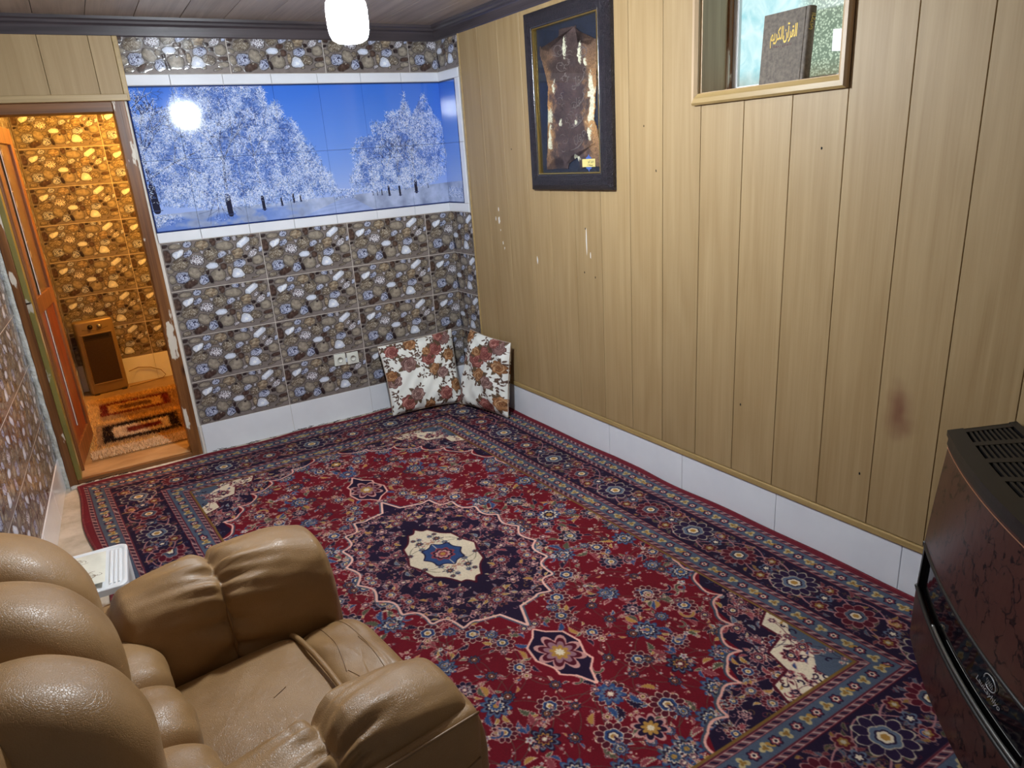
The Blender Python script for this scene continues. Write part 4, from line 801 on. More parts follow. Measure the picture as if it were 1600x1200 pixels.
# ---------------------------------------------------------------- cushions in the corner
def cushion(name, c4, label, uvs, thick=.07, seed=0):
    """c4: world corners BL, BR, TR, TL of the face; the pillow bulges both ways"""
    A = [Vector(p) for p in c4]; cen = sum(A, Vector()) / 4; nrm = (A[1] - A[0]).cross(A[3] - A[0]).normalized()
    root = empty(name, (cen.x, cen.y, 0), label=label, cat='cushion', group='rose print cushions in the corner')
    V = []; Fc = []; uv = []; n = 40; r = np.random.default_rng(seed); ph = r.random(8) * 6
    for side in (1, -1):
        b = len(V)
        for j in range(n + 1):
            for i in range(n + 1):
                u, v = i / n, j / n; su, sv = u * 2 - 1, v * 2 - 1
                pin = 1 - .045 * (1 - abs(su) ** 2) * abs(sv) ** 3; pin2 = 1 - .05 * (1 - abs(sv) ** 2) * abs(su) ** 3
                uu, vv = .5 + su * pin2 / 2, .5 + sv * pin / 2
                p = (A[0] * (1 - uu) + A[1] * uu) * (1 - vv) + (A[3] * (1 - uu) + A[2] * uu) * vv
                bl = ((1 - abs(su) ** 3.2) * (1 - abs(sv) ** 3.2)) ** .5
                wr = .0065 * math.sin(u * 19 + v * 13 + ph[0] + 2 * math.sin(v * 7)) + .005 * math.sin(u * 31 - v * 23 + ph[1]) + .006 * math.sin((u + v) * 9 + ph[2])
                p = p + nrm * side * (thick / 2 * bl + wr * bl ** .5 * (1 if side > 0 else .3))
                V.append((p.x - cen.x, p.y - cen.y, max(p.z, .016))); uv.append((uvs[0] + uu * uvs[2], uvs[1] + vv * uvs[3]))
        for j in range(n):
            for i in range(n):
                q = (b + j * (n + 1) + i, b + j * (n + 1) + i + 1, b + (j + 1) * (n + 1) + i + 1, b + (j + 1) * (n + 1) + i); Fc.append(q if side > 0 else q[::-1])
    mesh('cover', V, Fc, m_rose, root, uv=uv, smooth=True)
    ring = []
    m_ = n + 1
    for i in range(n): ring.append(V[i])
    for j in range(n): ring.append(V[j * m_ + n])
    for i in range(n, 0, -1): ring.append(V[n * m_ + i])
    for j in range(n, 0, -1): ring.append(V[j * m_])
    tube('seam', ring, .003, plain('cushion_seam_' + str(seed), srgb(176, 160, 146), .85), root, 6, closed=True)
cushion('rose_cushion', [(-.750, -.250, .022), (-.200, -.335, .022), (-.135, -.090, .545), (-.745, -.090, .520)], 'square white cushion with brown and pink roses leaning on the pebble tile wall', (0, 0, 1, 1), .15, 1)
cushion('rose_cushion', [(-.240, -.345, .022), (-.115, -.860, .022), (-.035, -.830, .555), (-.060, -.270, .560)], 'white rose-print cushion leaning on the wood panelled wall, right of the pair', (.35, .1, .62, .9), .14, 2)

# ---------------------------------------------------------------- wall sockets
def socket_unit(x, z, rz, label, slots):
    t = empty('wall_socket', (x, -.008, z), label=label, cat='socket', group='wall sockets on the tiles')
    t.rotation_euler = (0, math.radians(rz), 0)
    box('plate', -.043, .043, -.012, 0, -.043, .043, m_cream_plastic, t, bev=.003)
    box('insert', -.030, .030, -.015, -.011, -.030, .030, m_cream_plastic, t, bev=.002)
    w = lathe('well', [(.021, .003), (.0205, .0042), (.0195, .003), (.0195, -.006), (0, -.006)], m_cream_plastic, t, 28); w.matrix_local = Matrix.Translation((0, -.0145, 0)) @ Matrix.Rotation(math.radians(90), 4, 'X')
    sr = tube('well_shadow_lip', [(.0200 * math.cos(a), -.0185, .0200 * math.sin(a)) for a in np.linspace(0, 2 * math.pi, 24, endpoint=False)], .0007, m_dark_metal, t, 5, closed=True)
    for (a, b, r_) in slots:
        h = lathe('pin_hole', [(r_, 0), (r_, .001), (0, .001)], m_black, w, 12); h.matrix_local = w.matrix_local.inverted() @ Matrix.Translation((a, -.0162, b)) @ Matrix.Rotation(math.radians(90), 4, 'X')
socket_unit(-1.016, .461, 1.5, 'cream wall socket, left of the pair above the skirting', [(-.009, .006, .0024), (.010, .004, .0018), (-.014, -.004, .0020), (0, -.010, .0046)])
socket_unit(-.919, .455, -1.0, 'cream wall socket, right of the pair, nearer the cushions', [(-.010, .004, .0036), (0, .004, .0016), (.010, .006, .0026)])

# ---------------------------------------------------------------- framed hide with calligraphy
def framed_hide():
    YA, YB, ZA, ZB = -1.150, -1.895, 1.592, 2.560; w = .088
    root = empty('framed_hide_picture', RWm(.012, (YA + YB) / 2, ZA), label='tall leather-framed picture of an animal hide with calligraphy on the wood wall', cat='picture')
    ox, oy, oz = root.location
    L = lambda d, s, z: tuple(np.array(RWm(d, s, z)) - np.array((ox, oy, oz)))
    mf = noisy('navy_tooled_leather', srgb(40, 32, 40), srgb(22, 20, 30), 40, .38, bump=1., bscale=170, dist=.012)
    prof = [(0, .012), (0, .034), (.06, .040), (.30, .052), (.62, .056), (.9, .046), (1, .042), (1, .014)]
    cor = [(YB, ZA, 1, 1), (YA, ZA, -1, 1), (YA, ZB, -1, -1), (YB, ZB, 1, -1)]
    def ring(nm, off, wd, prof, mat):
        for k in range(4):
            V = []
            for (s, z, a, b) in (cor[k], cor[(k + 1) % 4]):
                for t, d in prof: V.append(L(d, s + a * (off + wd * t), z + b * (off + wd * t)))
            n = len(prof); Fc = [(i, (i + 1) % n, n + (i + 1) % n, n + i) for i in range(n)] + [tuple(range(n))[::-1], tuple(range(n, 2 * n))]
            mesh(nm, V, Fc, mat, root)
    ring('frame_side', 0, w, prof, mf)
    ring('gold_lip', w - .001, .010, [(0, .040), (.2, .046), (.8, .046), (1, .036), (1, .014), (0, .014)], m_brass)
    # beading
    i0 = w - .006; sA, sB, zA, zB = YB + i0, YA - i0, ZA + i0, ZB - i0
    for p, q in (((sA, zA), (sB, zA)), ((sB, zA), (sB, zB)), ((sB, zB), (sA, zB)), ((sA, zB), (sA, zA))):
        n = int(math.hypot(q[0] - p[0], q[1] - p[1]) / .004); pts = []; rs = []
        for i in range(n * 2): t = i / (n * 2 - 1); pts.append(L(.047, p[0] + (q[0] - p[0]) * t, p[1] + (q[1] - p[1]) * t)); rs.append(.0022 if i % 2 else .0012)
        tube('beading', pts, .002, m_chrome, root, 5, rs=rs)
    a, b, c, d = YB + w + .006, YA - w - .006, ZA + w + .006, ZB - w - .006
    V = [L(.018, a, c), L(.018, b, c), L(.018, b, d), L(.018, a, d)]; mesh('backing_cloth', V, [(0, 1, 2, 3)], noisy('navy_velvet', srgb(14, 20, 36), srgb(22, 30, 50), 30, .85), root)
    # hide
    q = np.array([(185, 145), (562, 18), (597, 1025), (237, 1025)], float)  # sketch corners: far-top, near-top, near-bottom, far-bottom
    Hp = [(325,140),(345,130),(410,120),(420,110),(425,165),(432,215),(445,190),(470,215),(495,240),(520,215),(540,190),(553,205),(550,300),(555,350),(545,400),(550,480),(540,560),(545,620),(535,690),(560,760),(575,870),(583,940),(588,985),(560,990),(520,960),(480,1000),(462,998),(450,950),(430,900),(405,930),(385,1000),(355,1000),(368,960),(340,930),(300,940),(262,1000),(262,940),(268,860),(265,780),(272,700),(262,600),(265,500),(250,420),(235,370),(215,300),(213,245),(235,265),(265,275),(285,240),(322,215)]
    # projective map of the sketch quad onto the unit square
    A = []; B_ = []
    for (x, y), (u, v) in zip(q, [(0, 1), (1, 1), (1, 0), (0, 0)]):
        A += [[x, y, 1, 0, 0, 0, -u * x, -u * y], [0, 0, 0, x, y, 1, -v * x, -v * y]]; B_ += [u, v]
    Hm = np.append(np.linalg.solve(np.array(A, float), np.array(B_, float)), 1).reshape(3, 3)
    def uvp(x, y): r = Hm @ np.array([x, y, 1.]); return r[0] / r[2], r[1] / r[2]
    # dense outline with a ragged fur edge
    P = [uvp(*p) for p in Hp]; rr = random.Random(3); D = []
    for (x0, y0), (x1, y1) in zip(P, P[1:] + P[:1]):
        m = max(2, int(math.hypot(x1 - x0, (y1 - y0) * 1.5) / .012))
        for i in range(m): D.append((x0 + (x1 - x0) * i / m + rr.uniform(-.006, .006), y0 + (y1 - y0) * i / m + rr.uniform(-.004, .004)))
    w_, h_ = 400, 600; cv = Canvas(w_, h_, C(84, 66, 62)); rs = np.random.default_rng(8); n1 = fbm(h_, w_, 40, 3)[..., None]; n2 = smooth_noise(h_, w_, 3, 5)[..., None]
    cv.a[:] = C(78, 62, 60) * (.65 + .5 * n1) * (.85 + .3 * n2)
    Y, X = np.mgrid[0:h_, 0:w_]; u, v = X / w_, Y / h_; edge = np.clip((np.abs(u - .5) - .22) * 9 + (n1[..., 0] - .5) * 2.5, 0, 1) * np.clip(1 - np.abs(v - .42) * 1.9, 0, 1)
    tan = C(186, 138, 84) * (.75 + .5 * n2); cv.a[:] = cv.a * (1 - edge[..., None]) + tan * edge[..., None]
    for (cx, cy, rx, ry) in ((.85, .48, .06, .15), (.15, .40, .06, .06), (.80, .25, .03, .05), (.46, .83, .03, .06), (.27, .60, .02, .04), (.70, .78, .03, .06), (.60, .10, .05, .03), (.17, .24, .03, .08), (.36, .35, .02, .02), (.62, .35, .02, .02), (.78, .72, .03, .03)):
        m = ((u - cx + (n2[..., 0] - .5) * .03) / rx + (n1[..., 0] - .5) * 3.) ** 2 + ((v - cy) / ry + (n1[..., 0] - .5) * 2.) ** 2 + (n2[..., 0] - .5) * 1.2 < 1; cv.a[m] = C(214, 212, 186) * (.8 + .3 * n2[m])
    for k in range(1500):
        x, y = rs.random() * w_, rs.random() * h_; cv.stroke([(x, y), (x + rs.normal(0, 1.5), y - rs.uniform(3, 9))], 1, cv.a[int(y), int(x)] * rs.uniform(.6, 1.3))
    mh = picture('animal_hide', cv.a, .7, spec=.3)
    m = len(D); dd = lambda t, u, v: L(t, b - (b - a) * u, c + (d - c) * v)
    bm = bmesh.new(); uvl = bm.loops.layers.uv.new('UVMap'); vs = [bm.verts.new(dd(.024, *p)) for p in D]; vb = [bm.verts.new(dd(.0185, *p)) for p in D]; f = bm.faces.new(vs)
    for i in range(m): bm.faces.new((vs[i], vb[i], vb[(i + 1) % m], vs[(i + 1) % m]))
    for fc in bm.faces:
        for lp in fc.loops: i = (vs.index(lp.vert) if lp.vert in vs else vb.index(lp.vert)); lp[uvl].uv = D[i]
    bmesh.ops.triangulate(bm, faces=[f]); me = bpy.data.meshes.new('hide'); bm.to_mesh(me); bm.free(); hide = link('hide', me, mh, root)
    # embossed calligraphy
    mc = plain('bronze_relief', srgb(128, 116, 112), .3, .4)
    def curve_(pts, r0, r1, nm='calligraphy_stroke'):
        Q = [uvp(*p) for p in pts]; N = 16; out = []
        for i in range(N):
            t = i / (N - 1) * (len(Q) - 1); k = min(int(t), len(Q) - 2); f_ = t - k; p0, p1, p2, p3 = Q[max(k - 1, 0)], Q[k], Q[k + 1], Q[min(k + 2, len(Q) - 1)]
            out.append(tuple(.5 * (2 * p1[j] + (p2[j] - p0[j]) * f_ + (2 * p0[j] - 5 * p1[j] + 4 * p2[j] - p3[j]) * f_ ** 2 + (3 * p1[j] - p0[j] - 3 * p2[j] + p3[j]) * f_ ** 3) for j in (0, 1)))
        tube(nm, [dd(.025, *p) for p in out], 0, mc, hide, 6, rs=[r0 + (r1 - r0) * math.sin(i / (N - 1) * math.pi) for i in range(N)])
    for y in (0, 135, 255, 395):
        curve_([(478, 400 + y), (470, 445 + y), (440, 480 + y), (402, 492 + y)], .0012, .0045); curve_([(480, 400 + y), (490, 380 + y), (478, 370 + y), (470, 390 + y), (484, 408 + y)], .001, .0022)
        for k in range(9):
            xx, yy = 330 + rr.random() * 120, 405 + y + rr.random() * 85; an = rr.random() * 6; rd = rr.uniform(8, 20); curve_([(xx + math.cos(an + t) * rd, yy + math.sin(an + t) * rd * 1.1) for t in (0, .8, 1.7, 2.6)], .0008, .0020)
    for k in range(16):
        xx, yy = 300 + rr.random() * 190, 250 + rr.random() * 120; an = rr.random() * 6; rd = rr.uniform(12, 34); curve_([(xx + math.cos(an + t) * rd, yy + math.sin(an + t) * rd) for t in (0, .9, 1.9, 2.9)], .001, .0026)
    MM = lambda u, v: Matrix.Translation(Vector(dd(.0262, u, v))) @ Matrix(((0, 0, -1, 0), (-1, 0, 0, 0), (0, 1, 0, 0), (0, 0, 0, 1)))
    for v_, s_ in ((.60, .07), (.47, .06), (.36, .06), (.23, .06)): text('calligraphy_word', '\ufede\ufed7', s_, mc, MM(.64, v_), hide, .001)
    # small title plate
    pu, pv = uvp(513, 967); bl = mesh('plate_cartouche', [dd(.0262, pu + x / .56, pv + y / .78) for x, y in ((-.03, .0), (-.022, .030), (-.008, .034), (0, .046), (.008, .034), (.022, .030), (.03, 0), (.022, -.030), (.008, -.034), (0, -.046), (-.008, -.034), (-.022, -.030))], [tuple(range(12))], plain('blue_enamel', srgb(72, 98, 170), .4), root)
    V = [dd(.0272, pu + x / .56, pv + y / .78) for x, y in ((-.056, -.021), (.056, -.021), (.056, .021), (-.056, .021))]; tp = mesh('title_plate', V, [(0, 1, 2, 3)], plain('yellow_plate', srgb(216, 200, 130), .4), root)
    ink = plain('plate_ink', srgb(50, 40, 30), .6)
    text('plate_lettering', '\ufee9\ufe8e\ufee3\ufeae\ufed3 \ufeee\ufef3\ufe97 \ufeb0\ufef3\ufeb0\ufecb', .020, ink, MM(pu, pv + .011) @ Matrix.Translation((0, 0, .0014)), tp, .0001, .9); text('plate_lettering', '\ufef0\ufedf\ufe8e\ufecb\ufe97 \ufeea\ufee4\ufeb4\ufe91', .018, ink, MM(pu, pv - .013) @ Matrix.Translation((0, 0, .0014)), tp, .0001, .9)
    g = M('picture_glass'); g.set(Roughness=.02, Base_Color=(1, 1, 1, 1)); g.b.inputs['Transmission Weight'].default_value = 1.; g.b.inputs['IOR'].default_value = 1.01
    # thin glass: clear with a mirror-like sheen
    t = g.t; gl = t.nodes.new('ShaderNodeBsdfGlossy'); gl.inputs['Roughness'].default_value = .015; tr = t.nodes.new('ShaderNodeBsdfTransparent'); fz = t.nodes.new('ShaderNodeFresnel'); fz.inputs['IOR'].default_value = 1.32; mxs = t.nodes.new('ShaderNodeMixShader')
    t.links.new(fz.outputs[0], mxs.inputs[0]); t.links.new(tr.outputs[0], mxs.inputs[1]); t.links.new(gl.outputs[0], mxs.inputs[2]); t.links.new(mxs.outputs[0], t.nodes['Material Output'].inputs['Surface'])
    V = [L(.034, a, c), L(.034, b, c), L(.034, b, d), L(.034, a, d)]; mesh('glass', V, [(3, 2, 1, 0)], g.m, root)
framed_hide()

# ---------------------------------------------------------------- ceiling bulb
def led_bulb(name, x, y, label, glow, zc=ZC):
    t = empty(name, (x, y, zc), label=label, cat='lamp')
    em = plain(name + '_diffuser', (1, 1, 1, 1), .3, Emission_Color=(.86, .94, 1, 1), Emission_Strength=glow)
    lathe('ceiling_rose', [(.055, 0), (.055, -.012), (.03, -.024), (.03, -.045), (0, -.045)], m_white_plastic, t, 24)
    lathe('holder', [(.022, -.04), (.024, -.05), (.024, -.085), (.018, -.09), (0, -.09)], m_cream_plastic, t, 24)
    lathe('heat_sink', [(.020, -.085), (.030, -.11), (.046, -.15), (.058, -.20), (.064, -.255), (.066, -.295), (.066, -.312), (0, -.312)], plain(name + '_neck', srgb(210, 224, 240), .35), t, 32)
    lathe('diffuser', [(.066, -.312), (.071, -.32), (.074, -.345), (.074, -.39), (.071, -.42), (.062, -.440), (.044, -.450), (0, -.453)], em, t, 32)
led_bulb('led_bulb', -1.425, -2.21, 'lit cool white LED bulb hanging from the panelled ceiling', LAMP_GLOW)

# ---------------------------------------------------------------- leather armchair
def leather_mat(name='tan_leather', c1=(131, 99, 62), c2=(155, 121, 81)):
    m = M(name); tc = m.n('TexCoord'); n1 = m.n('TexNoise', i_Scale=3.2, i_Detail=6., i_Roughness=.6); m.l(tc.outputs['Object'], n1.inputs['Vector'])
    cr = m.n('ValToRGB'); e = cr.color_ramp.elements; e[0].position = .32; e[1].position = .68; e[0].color = srgb(*c1); e[1].color = srgb(*c2); m.l(n1.outputs[0], cr.inputs[0]); m.l(cr.outputs[0], m.b.inputs['Base Color'])
    rr = m.n('MapRange'); rr.inputs['To Min'].default_value = .30; rr.inputs['To Max'].default_value = .50; m.l(n1.outputs[0], rr.inputs[0]); m.l(rr.outputs[0], m.b.inputs['Roughness'])
    v = m.n('TexVoronoi', i_Scale=190., feature='DISTANCE_TO_EDGE'); nd = m.n('TexNoise', i_Scale=12., i_Detail=3.); m.l(tc.outputs['Object'], nd.inputs['Vector'])
    ad = m.n('VectorMath', operation='MULTIPLY_ADD'); ad.inputs[1].default_value = (.03, .03, .03); m.l(nd.outputs['Color'], ad.inputs[0]); m.l(tc.outputs['Object'], ad.inputs[2]); m.l(ad.outputs[0], v.inputs['Vector'])
    mr = m.n('MapRange'); mr.inputs['From Max'].default_value = .12; m.l(v.outputs['Distance'], mr.inputs[0])
    n3 = m.n('TexNoise', i_Scale=11., i_Detail=6.); m.l(tc.outputs['Object'], n3.inputs['Vector']); s_ = m.n('Math', operation='MULTIPLY_ADD'); s_.inputs[1].default_value = 7.; m.l(n3.outputs[0], s_.inputs[0]); m.l(mr.outputs[0], s_.inputs[2])
    bp = m.n('Bump', i_Strength=.28, i_Distance=.0016); m.l(s_.outputs[0], bp.inputs['Height']); m.l(bp.outputs[0], m.b.inputs['Normal'])
    m.b.inputs['Specular IOR Level'].default_value = .45
    return m.m
m_leather = leather_mat()
m_stitch = plain('leather_piping', srgb(128, 96, 62), .45)
def sgn(a, e): return math.copysign(abs(a) ** e, a)
def puff(name, c, h, parent, e1=.7, e2=.6, disp=None, nu=56, nv=36, warp=None, mat=None):
    """upholstered cushion: a rounded box (superellipsoid) that may be displaced and bent"""
    V = []; Fc = []
    for j in range(nv + 1):
        v = -math.pi / 2 + math.pi * j / nv
        for i in range(nu):
            u = 2 * math.pi * i / nu
            x = sgn(math.cos(v), e1) * sgn(math.cos(u), e2); y = sgn(math.cos(v), e1) * sgn(math.sin(u), e2); z = sgn(math.sin(v), e1)
            p = Vector((x * h[0], y * h[1], z * h[2]))
            if disp: p += Vector((x, y, z)).normalized() * disp(x, y, z, p)
            if warp: p = Vector(warp(x, y, z, p))
            V.append(p + Vector(c))
    for j in range(nv):
        for i in range(nu): Fc.append((j * nu + i, j * nu + (i + 1) % nu, (j + 1) * nu + (i + 1) % nu, (j + 1) * nu + i))
    return mesh(name, V, Fc, mat or m_leather, parent, smooth=True)
def armchair():
    a = empty('leather_armchair', (-2.40, -3.25, .0145), math.radians(7), label='tan leather armchair with puffed cushions and worn arms on the carpet', cat='armchair')
    rp = lambda x, y, z, s, ph=0: .5 * math.sin(x * 23 + y * 17 + ph) * math.sin(z * 21 - y * 9 + ph) + .5 * math.sin(x * 41 - z * 37 + 3 * math.sin(y * 11 + ph))
    # body
    box('seat_base', -.42, .43, -.33, .33, .05, .34, m_leather, a, bev=.04, seg=4, smooth=True)
    # seat cushion and its front roll
    def seatw(x, y, z, p):
        q = p.copy(); q.z += .010 * (1 - y * y) * (1 - abs(x)) + .0025 * rp(p.x, p.y, 0, 1, 2); return q
    seat = puff('seat_cushion', (.03, 0, .345), (.300, .285, .092), a, .30, .25, warp=seatw, nu=96, nv=40)
    def rollw(x, y, z, p):
        q = p.copy(); q.x += .02 * (1 - y * y); q.z += .004 * math.sin(y * 9 + x * 4); q.z -= .0 if z < 0 else .0
        if z > .2: q.z -= .0035 * math.exp(-((p.x + .005 - .05 * p.y) / .006) ** 2) + .003 * math.exp(-((p.x - .05 + .1 * p.y * p.y) / .005) ** 2)
        return q
    roll = puff('front_roll', (.400, 0, .285), (.112, .288, .152), a, .50, .35, warp=rollw, nu=110, nv=90)
    tube('seat_piping', [(.306 + .010 * math.sin(t * math.pi), -.262 + .524 * t, .440 + .008 * math.sin(t * math.pi) - .02 * abs(2 * t - 1) ** 6) for t in np.linspace(0, 1, 30)], .0085, m_leather, seat, 10)
    from mathutils.bvhtree import BVHTree
    def drape(obj, pts, axis=(0, 0, -1), start=.5, lift=.0008):
        bv = BVHTree.FromPolygons([v.co for v in obj.data.vertices], [tuple(p.vertices) for p in obj.data.polygons]); ax = Vector(axis); out = []
        for p in pts:
            h = bv.ray_cast(Vector(p) - ax * start, ax)
            if h[0] is not None: out.append(h[0] - ax * lift)
        return out
    for f0, f1, y0, y1 in ((.36, .385, -.02, .25), (.42, .455, -.25, .10), (.38, .365, -.25, -.02), (.455, .44, .0, .24)):
        tube('stitched_fold', drape(roll, [(f0 + (f1 - f0) * t + .014 * math.sin(t * 3.1), y0 + (y1 - y0) * t, .45) for t in np.linspace(0, 1, 22)]), .0015, m_stitch, roll, 6)
    tube('seat_crack', drape(seat, [(.20 - .04 * t, .03 - .02 * t, .45) for t in np.linspace(0, 1, 6)]), .0014, m_stitch, seat, 6)
    # arms: one bolster each, gathered at a seam
    for sd in (1, -1):
        fc = .150
        N, K = 150, 84; V = []; Fc = []
        for i in range(N + 1):
            t = i / N; f = -.150 + (.652 if sd > 0 else .640) * t
            e0 = min(1, max(0, t / .10)); e1 = min(1, max(0, (1 - t) / .085)); endr = (1 - (1 - e0) ** 2.4) ** .5 * (1 - (1 - e1) ** 2.6) ** .46
            g = math.exp(-abs(f - fc) / .030); puffy = 1.0 - (.13 if sd > 0 else .17) * g + .035 * math.sin(max(0, min(1, (f - fc) / .34)) * math.pi) + .03 * math.sin(max(0, min(1, (fc - f) / .27)) * math.pi)
            lc = (.420 if sd > 0 else .402); low = 0 if sd > 0 else .036 + .030 * max(0, min(1, (fc + .05 - f) / .1)); zc_ = .460 - low + .012 * math.sin(t * 3); hl, hz = .138, .212
            if f > fc: hl += .012 * (f - fc) / .35; zc_ -= .10 * max(0, (f - .36)) 
            for k in range(K):
                th = 2 * math.pi * k / K; cl, cz = math.cos(th), math.sin(th); ee = .78
                x_, z_ = sgn(cl, ee) * hl, sgn(cz, ee) * hz
                # inward face bulges over the seat, outer face nearly flat
                df = f - fc; A = .019 * math.exp(-abs(df) / .080) * (1 - math.exp(-abs(df) / .012)); fr = 13 if df > 0 else 11
                wr = A * (math.sin(th * fr + 2.2 * math.sin(th * 3 + sd)) + .6 * math.sin(th * 23 + 1.5 + df * 30)) + .0022 * rp(f, th * .25, cz * .3, 1, sd * 2) + .004 * math.sin(th * 5 + f * 26 * sd) * math.exp(-abs(df) / .12)
                r_ = endr * puffy
                px_, pz_ = x_ * r_ + cl * wr * endr, z_ * r_ + cz * wr * endr
                if px_ < -.108: px_ = -.108 + (px_ + .108) * .3
                V.append((f, sd * (lc - px_), zc_ + pz_ + .02 * math.sin(t * math.pi)))
        for i in range(N):
            for k in range(K):
                q = (i * K + k, (i + 1) * K + k, (i + 1) * K + (k + 1) % K, i * K + (k + 1) % K); Fc.append(q if sd < 0 else q[::-1])
        Fc.append(tuple(range(K))); Fc.append(tuple(N * K + k for k in range(K))[::-1])
        arm = mesh('armrest', V, Fc, m_leather, a, smooth=True)
        # gathered seam cord
        tube('gathered_seam', [(fc, sd * ((.420 if sd > 0 else .402) - sgn(math.cos(th), .78) * .121), (.477 if sd > 0 else .430) + sgn(math.sin(th), .78) * (.187 if sd > 0 else .179)) for th in np.linspace(-1.2, math.pi * .93, 40)], .0042, m_stitch, arm, 8, rs=[.0042 * (1 + .3 * math.sin(i * 1.9)) for i in range(40)])
        # outer side panel with its welt
        side = box('side_panel', -.44, .478, sd * .40, sd * .542, .06, (.612 if sd > 0 else .592), m_leather, a, bev=.028, seg=5, smooth=True)
        tube('side_welt', [(.47 - .62 * t, sd * .537, (.602 if sd > 0 else .583) + .004 * math.sin(t * 2.6)) for t in np.linspace(0, 1, 30)], .0035, m_stitch, side, 8)
        tube('panel_slash', [(.46 - .5 * t, sd * .5425, .46 - .14 * t + .01 * math.sin(t * 3)) for t in np.linspace(0, 1, 16)], .003, m_stitch, side, 6)
        for f_ in (-.38, .42): lathe('foot', [(.02, 0), (.026, .06), (0, .06)], m_black, a, 14, (f_, sd * .47, .0))
        puff('arm_front_pad', (.452, sd * .42, .36), (.052, .118, .215), a, .5, .5, nu=48, nv=40, disp=lambda x, y, z, p: .003 * rp(p.x, p.y, p.z, 1, sd))
    # back shell
    def shw(x, y, z, p): return (p.x - .05 * (p.z + .45), p.y, p.z)
    puff('back_shell', (-.40, 0, .52), (.10, .43, .46), a, .35, .3, nu=64, nv=40, warp=shw)
    # three upright channels, each an upper roll and a lumbar roll
    for k, (l, dz, dx) in enumerate(((.262, .005, -.010), (.012, -.015, 0.0), (-.240, -.065, .010))):
        def uw(x, y, z, p, k=k):
            q = p.copy(); q.x -= .10 * max(0, z) ** 2 + .02 * (p.z); q.x += .004 * rp(p.x, p.y, p.z, 1, k) * .8; q.z += .004 * math.sin(p.y * 60 + k) * max(0, 1 - abs(z + .8) * 2)
            q.x += .006 * math.sin(p.y * 75 + k * 2 + p.z * 12) * math.exp(-((z + .75) / .25) ** 2); return q
        puff('back_channel', (-.290 + dx, l, .800 + dz), (.150, .152, .240), a, .80, .72, warp=uw, nu=72, nv=60)
        def lw(x, y, z, p, k=k):
            q = p.copy(); q.x += .004 * math.sin(p.y * 70 + k + p.z * 20) * (.4 + abs(z)); return q
        puff('lumbar_channel', (-.180 + dx, l * .93, .500 + dz * .3), (.150, .142, .112), a, .82, .72, warp=lw, nu=60, nv=48)
armchair()

# ---------------------------------------------------------------- white plastic stool with a small pad
def stool():
    X0, X1, Y0, Y1, Z = -2.90, -2.555, -2.02, -1.645, .30
    cx, cy = (X0 + X1) / 2, (Y0 + Y1) / 2; t = empty('plastic_stool', (cx, cy, 0), math.radians(-3), label='white ribbed plastic stool behind the leather armchair', cat='stool')
    hx, hy = (X1 - X0) / 2, (Y1 - Y0) / 2
    def rr(hx, hy, r, n=6): return [(sx * (hx - r) + r * math.cos(a0 + i / n * math.pi / 2), sy * (hy - r) + r * math.sin(a0 + i / n * math.pi / 2)) for sx, sy, a0 in ((1, 1, 0), (-1, 1, math.pi / 2), (-1, -1, math.pi), (1, -1, 3 * math.pi / 2)) for i in range(n + 1)]
    prof = [(.0, -.030), (.0, -.004), (.003, -.001), (.008, 0), (.014, -.001), (.020, -.006), (.06, -.007)]
    V = []; n = len(rr(1, 1, .1))
    for ins, dz in prof: V += [(x, y, Z + dz) for x, y in rr(hx - ins, hy - ins, .035)]
    m = len(prof); Fc = [(i * n + k, i * n + (k + 1) % n, (i + 1) * n + (k + 1) % n, (i + 1) * n + k) for i in range(m - 1) for k in range(n)] + [tuple((m - 1) * n + k for k in range(n))]
    top = mesh('stool_top', V, Fc, m_white_plastic, t, smooth=False)
    for d in (.030, .046, .062):
        for s in (1, -1): box('rib', s * (hx - d) - .004, s * (hx - d) + .004, -hy + .04, hy - .045, Z - .008, Z - .0005, m_white_plastic, top, bev=.002)
    for sx in (1, -1):
        for sy in (1, -1): box('leg', sx * (hx - .045), sx * (hx - .005), sy * (hy - .045), sy * (hy - .005), .015, Z - .02, m_white_plastic, t, bev=.008)
    rs = np.random.default_rng(2); cv = Canvas(400, 400, C(226, 222, 206)); cv.a[:] *= (.95 + .08 * fbm(400, 400, 60, 4))[..., None]
    for (ox, oy, sc) in ((240, 300, 1.), (150, 120, 1.), (330, 90, .8), (60, 260, .8)):
        for k in range(7):
            a0 = rs.random() * 6; r0 = rs.uniform(12, 46) * sc; tt = np.linspace(0, 3.6, 30); cv.stroke(np.stack([ox + rs.normal(0, 22) + np.cos(a0 + tt) * r0 * (1 - tt / 6) * 1.5, oy + rs.normal(0, 14) + np.sin(a0 + tt) * r0 * (1 - tt / 6)], 1), 2.5, C(116, 98, 76))
    mp_ = picture('pad_print', cv.a, .7)
    p = empty('stool_pad', (cx - .035, cy - .02, Z), math.radians(-3), label='cream pad with brown scroll print lying on the white stool', cat='cushion')
    V = []; Fc = []; uv = []; n = 24; hx2, hy2 = .13, .135
    for sd in (1, -1):
        b = len(V)
        for j in range(n + 1):
            for i in range(n + 1):
                x, y = i / n * 2 - 1, j / n * 2 - 1; bl = ((1 - abs(x) ** 4) * (1 - abs(y) ** 4)) ** .5; V.append((x * hx2, y * hy2, .018 + (sd * .014 + .002 * math.sin(x * 5 + y * 4)) * bl)); uv.append((i / n, j / n))
        for j in range(n):
            for i in range(n): q = (b + j * (n + 1) + i, b + j * (n + 1) + i + 1, b + (j + 1) * (n + 1) + i + 1, b + (j + 1) * (n + 1) + i); Fc.append(q if sd > 0 else q[::-1])
    mesh('cover', V, Fc, mp_, p, uv=uv, smooth=True)
stool()

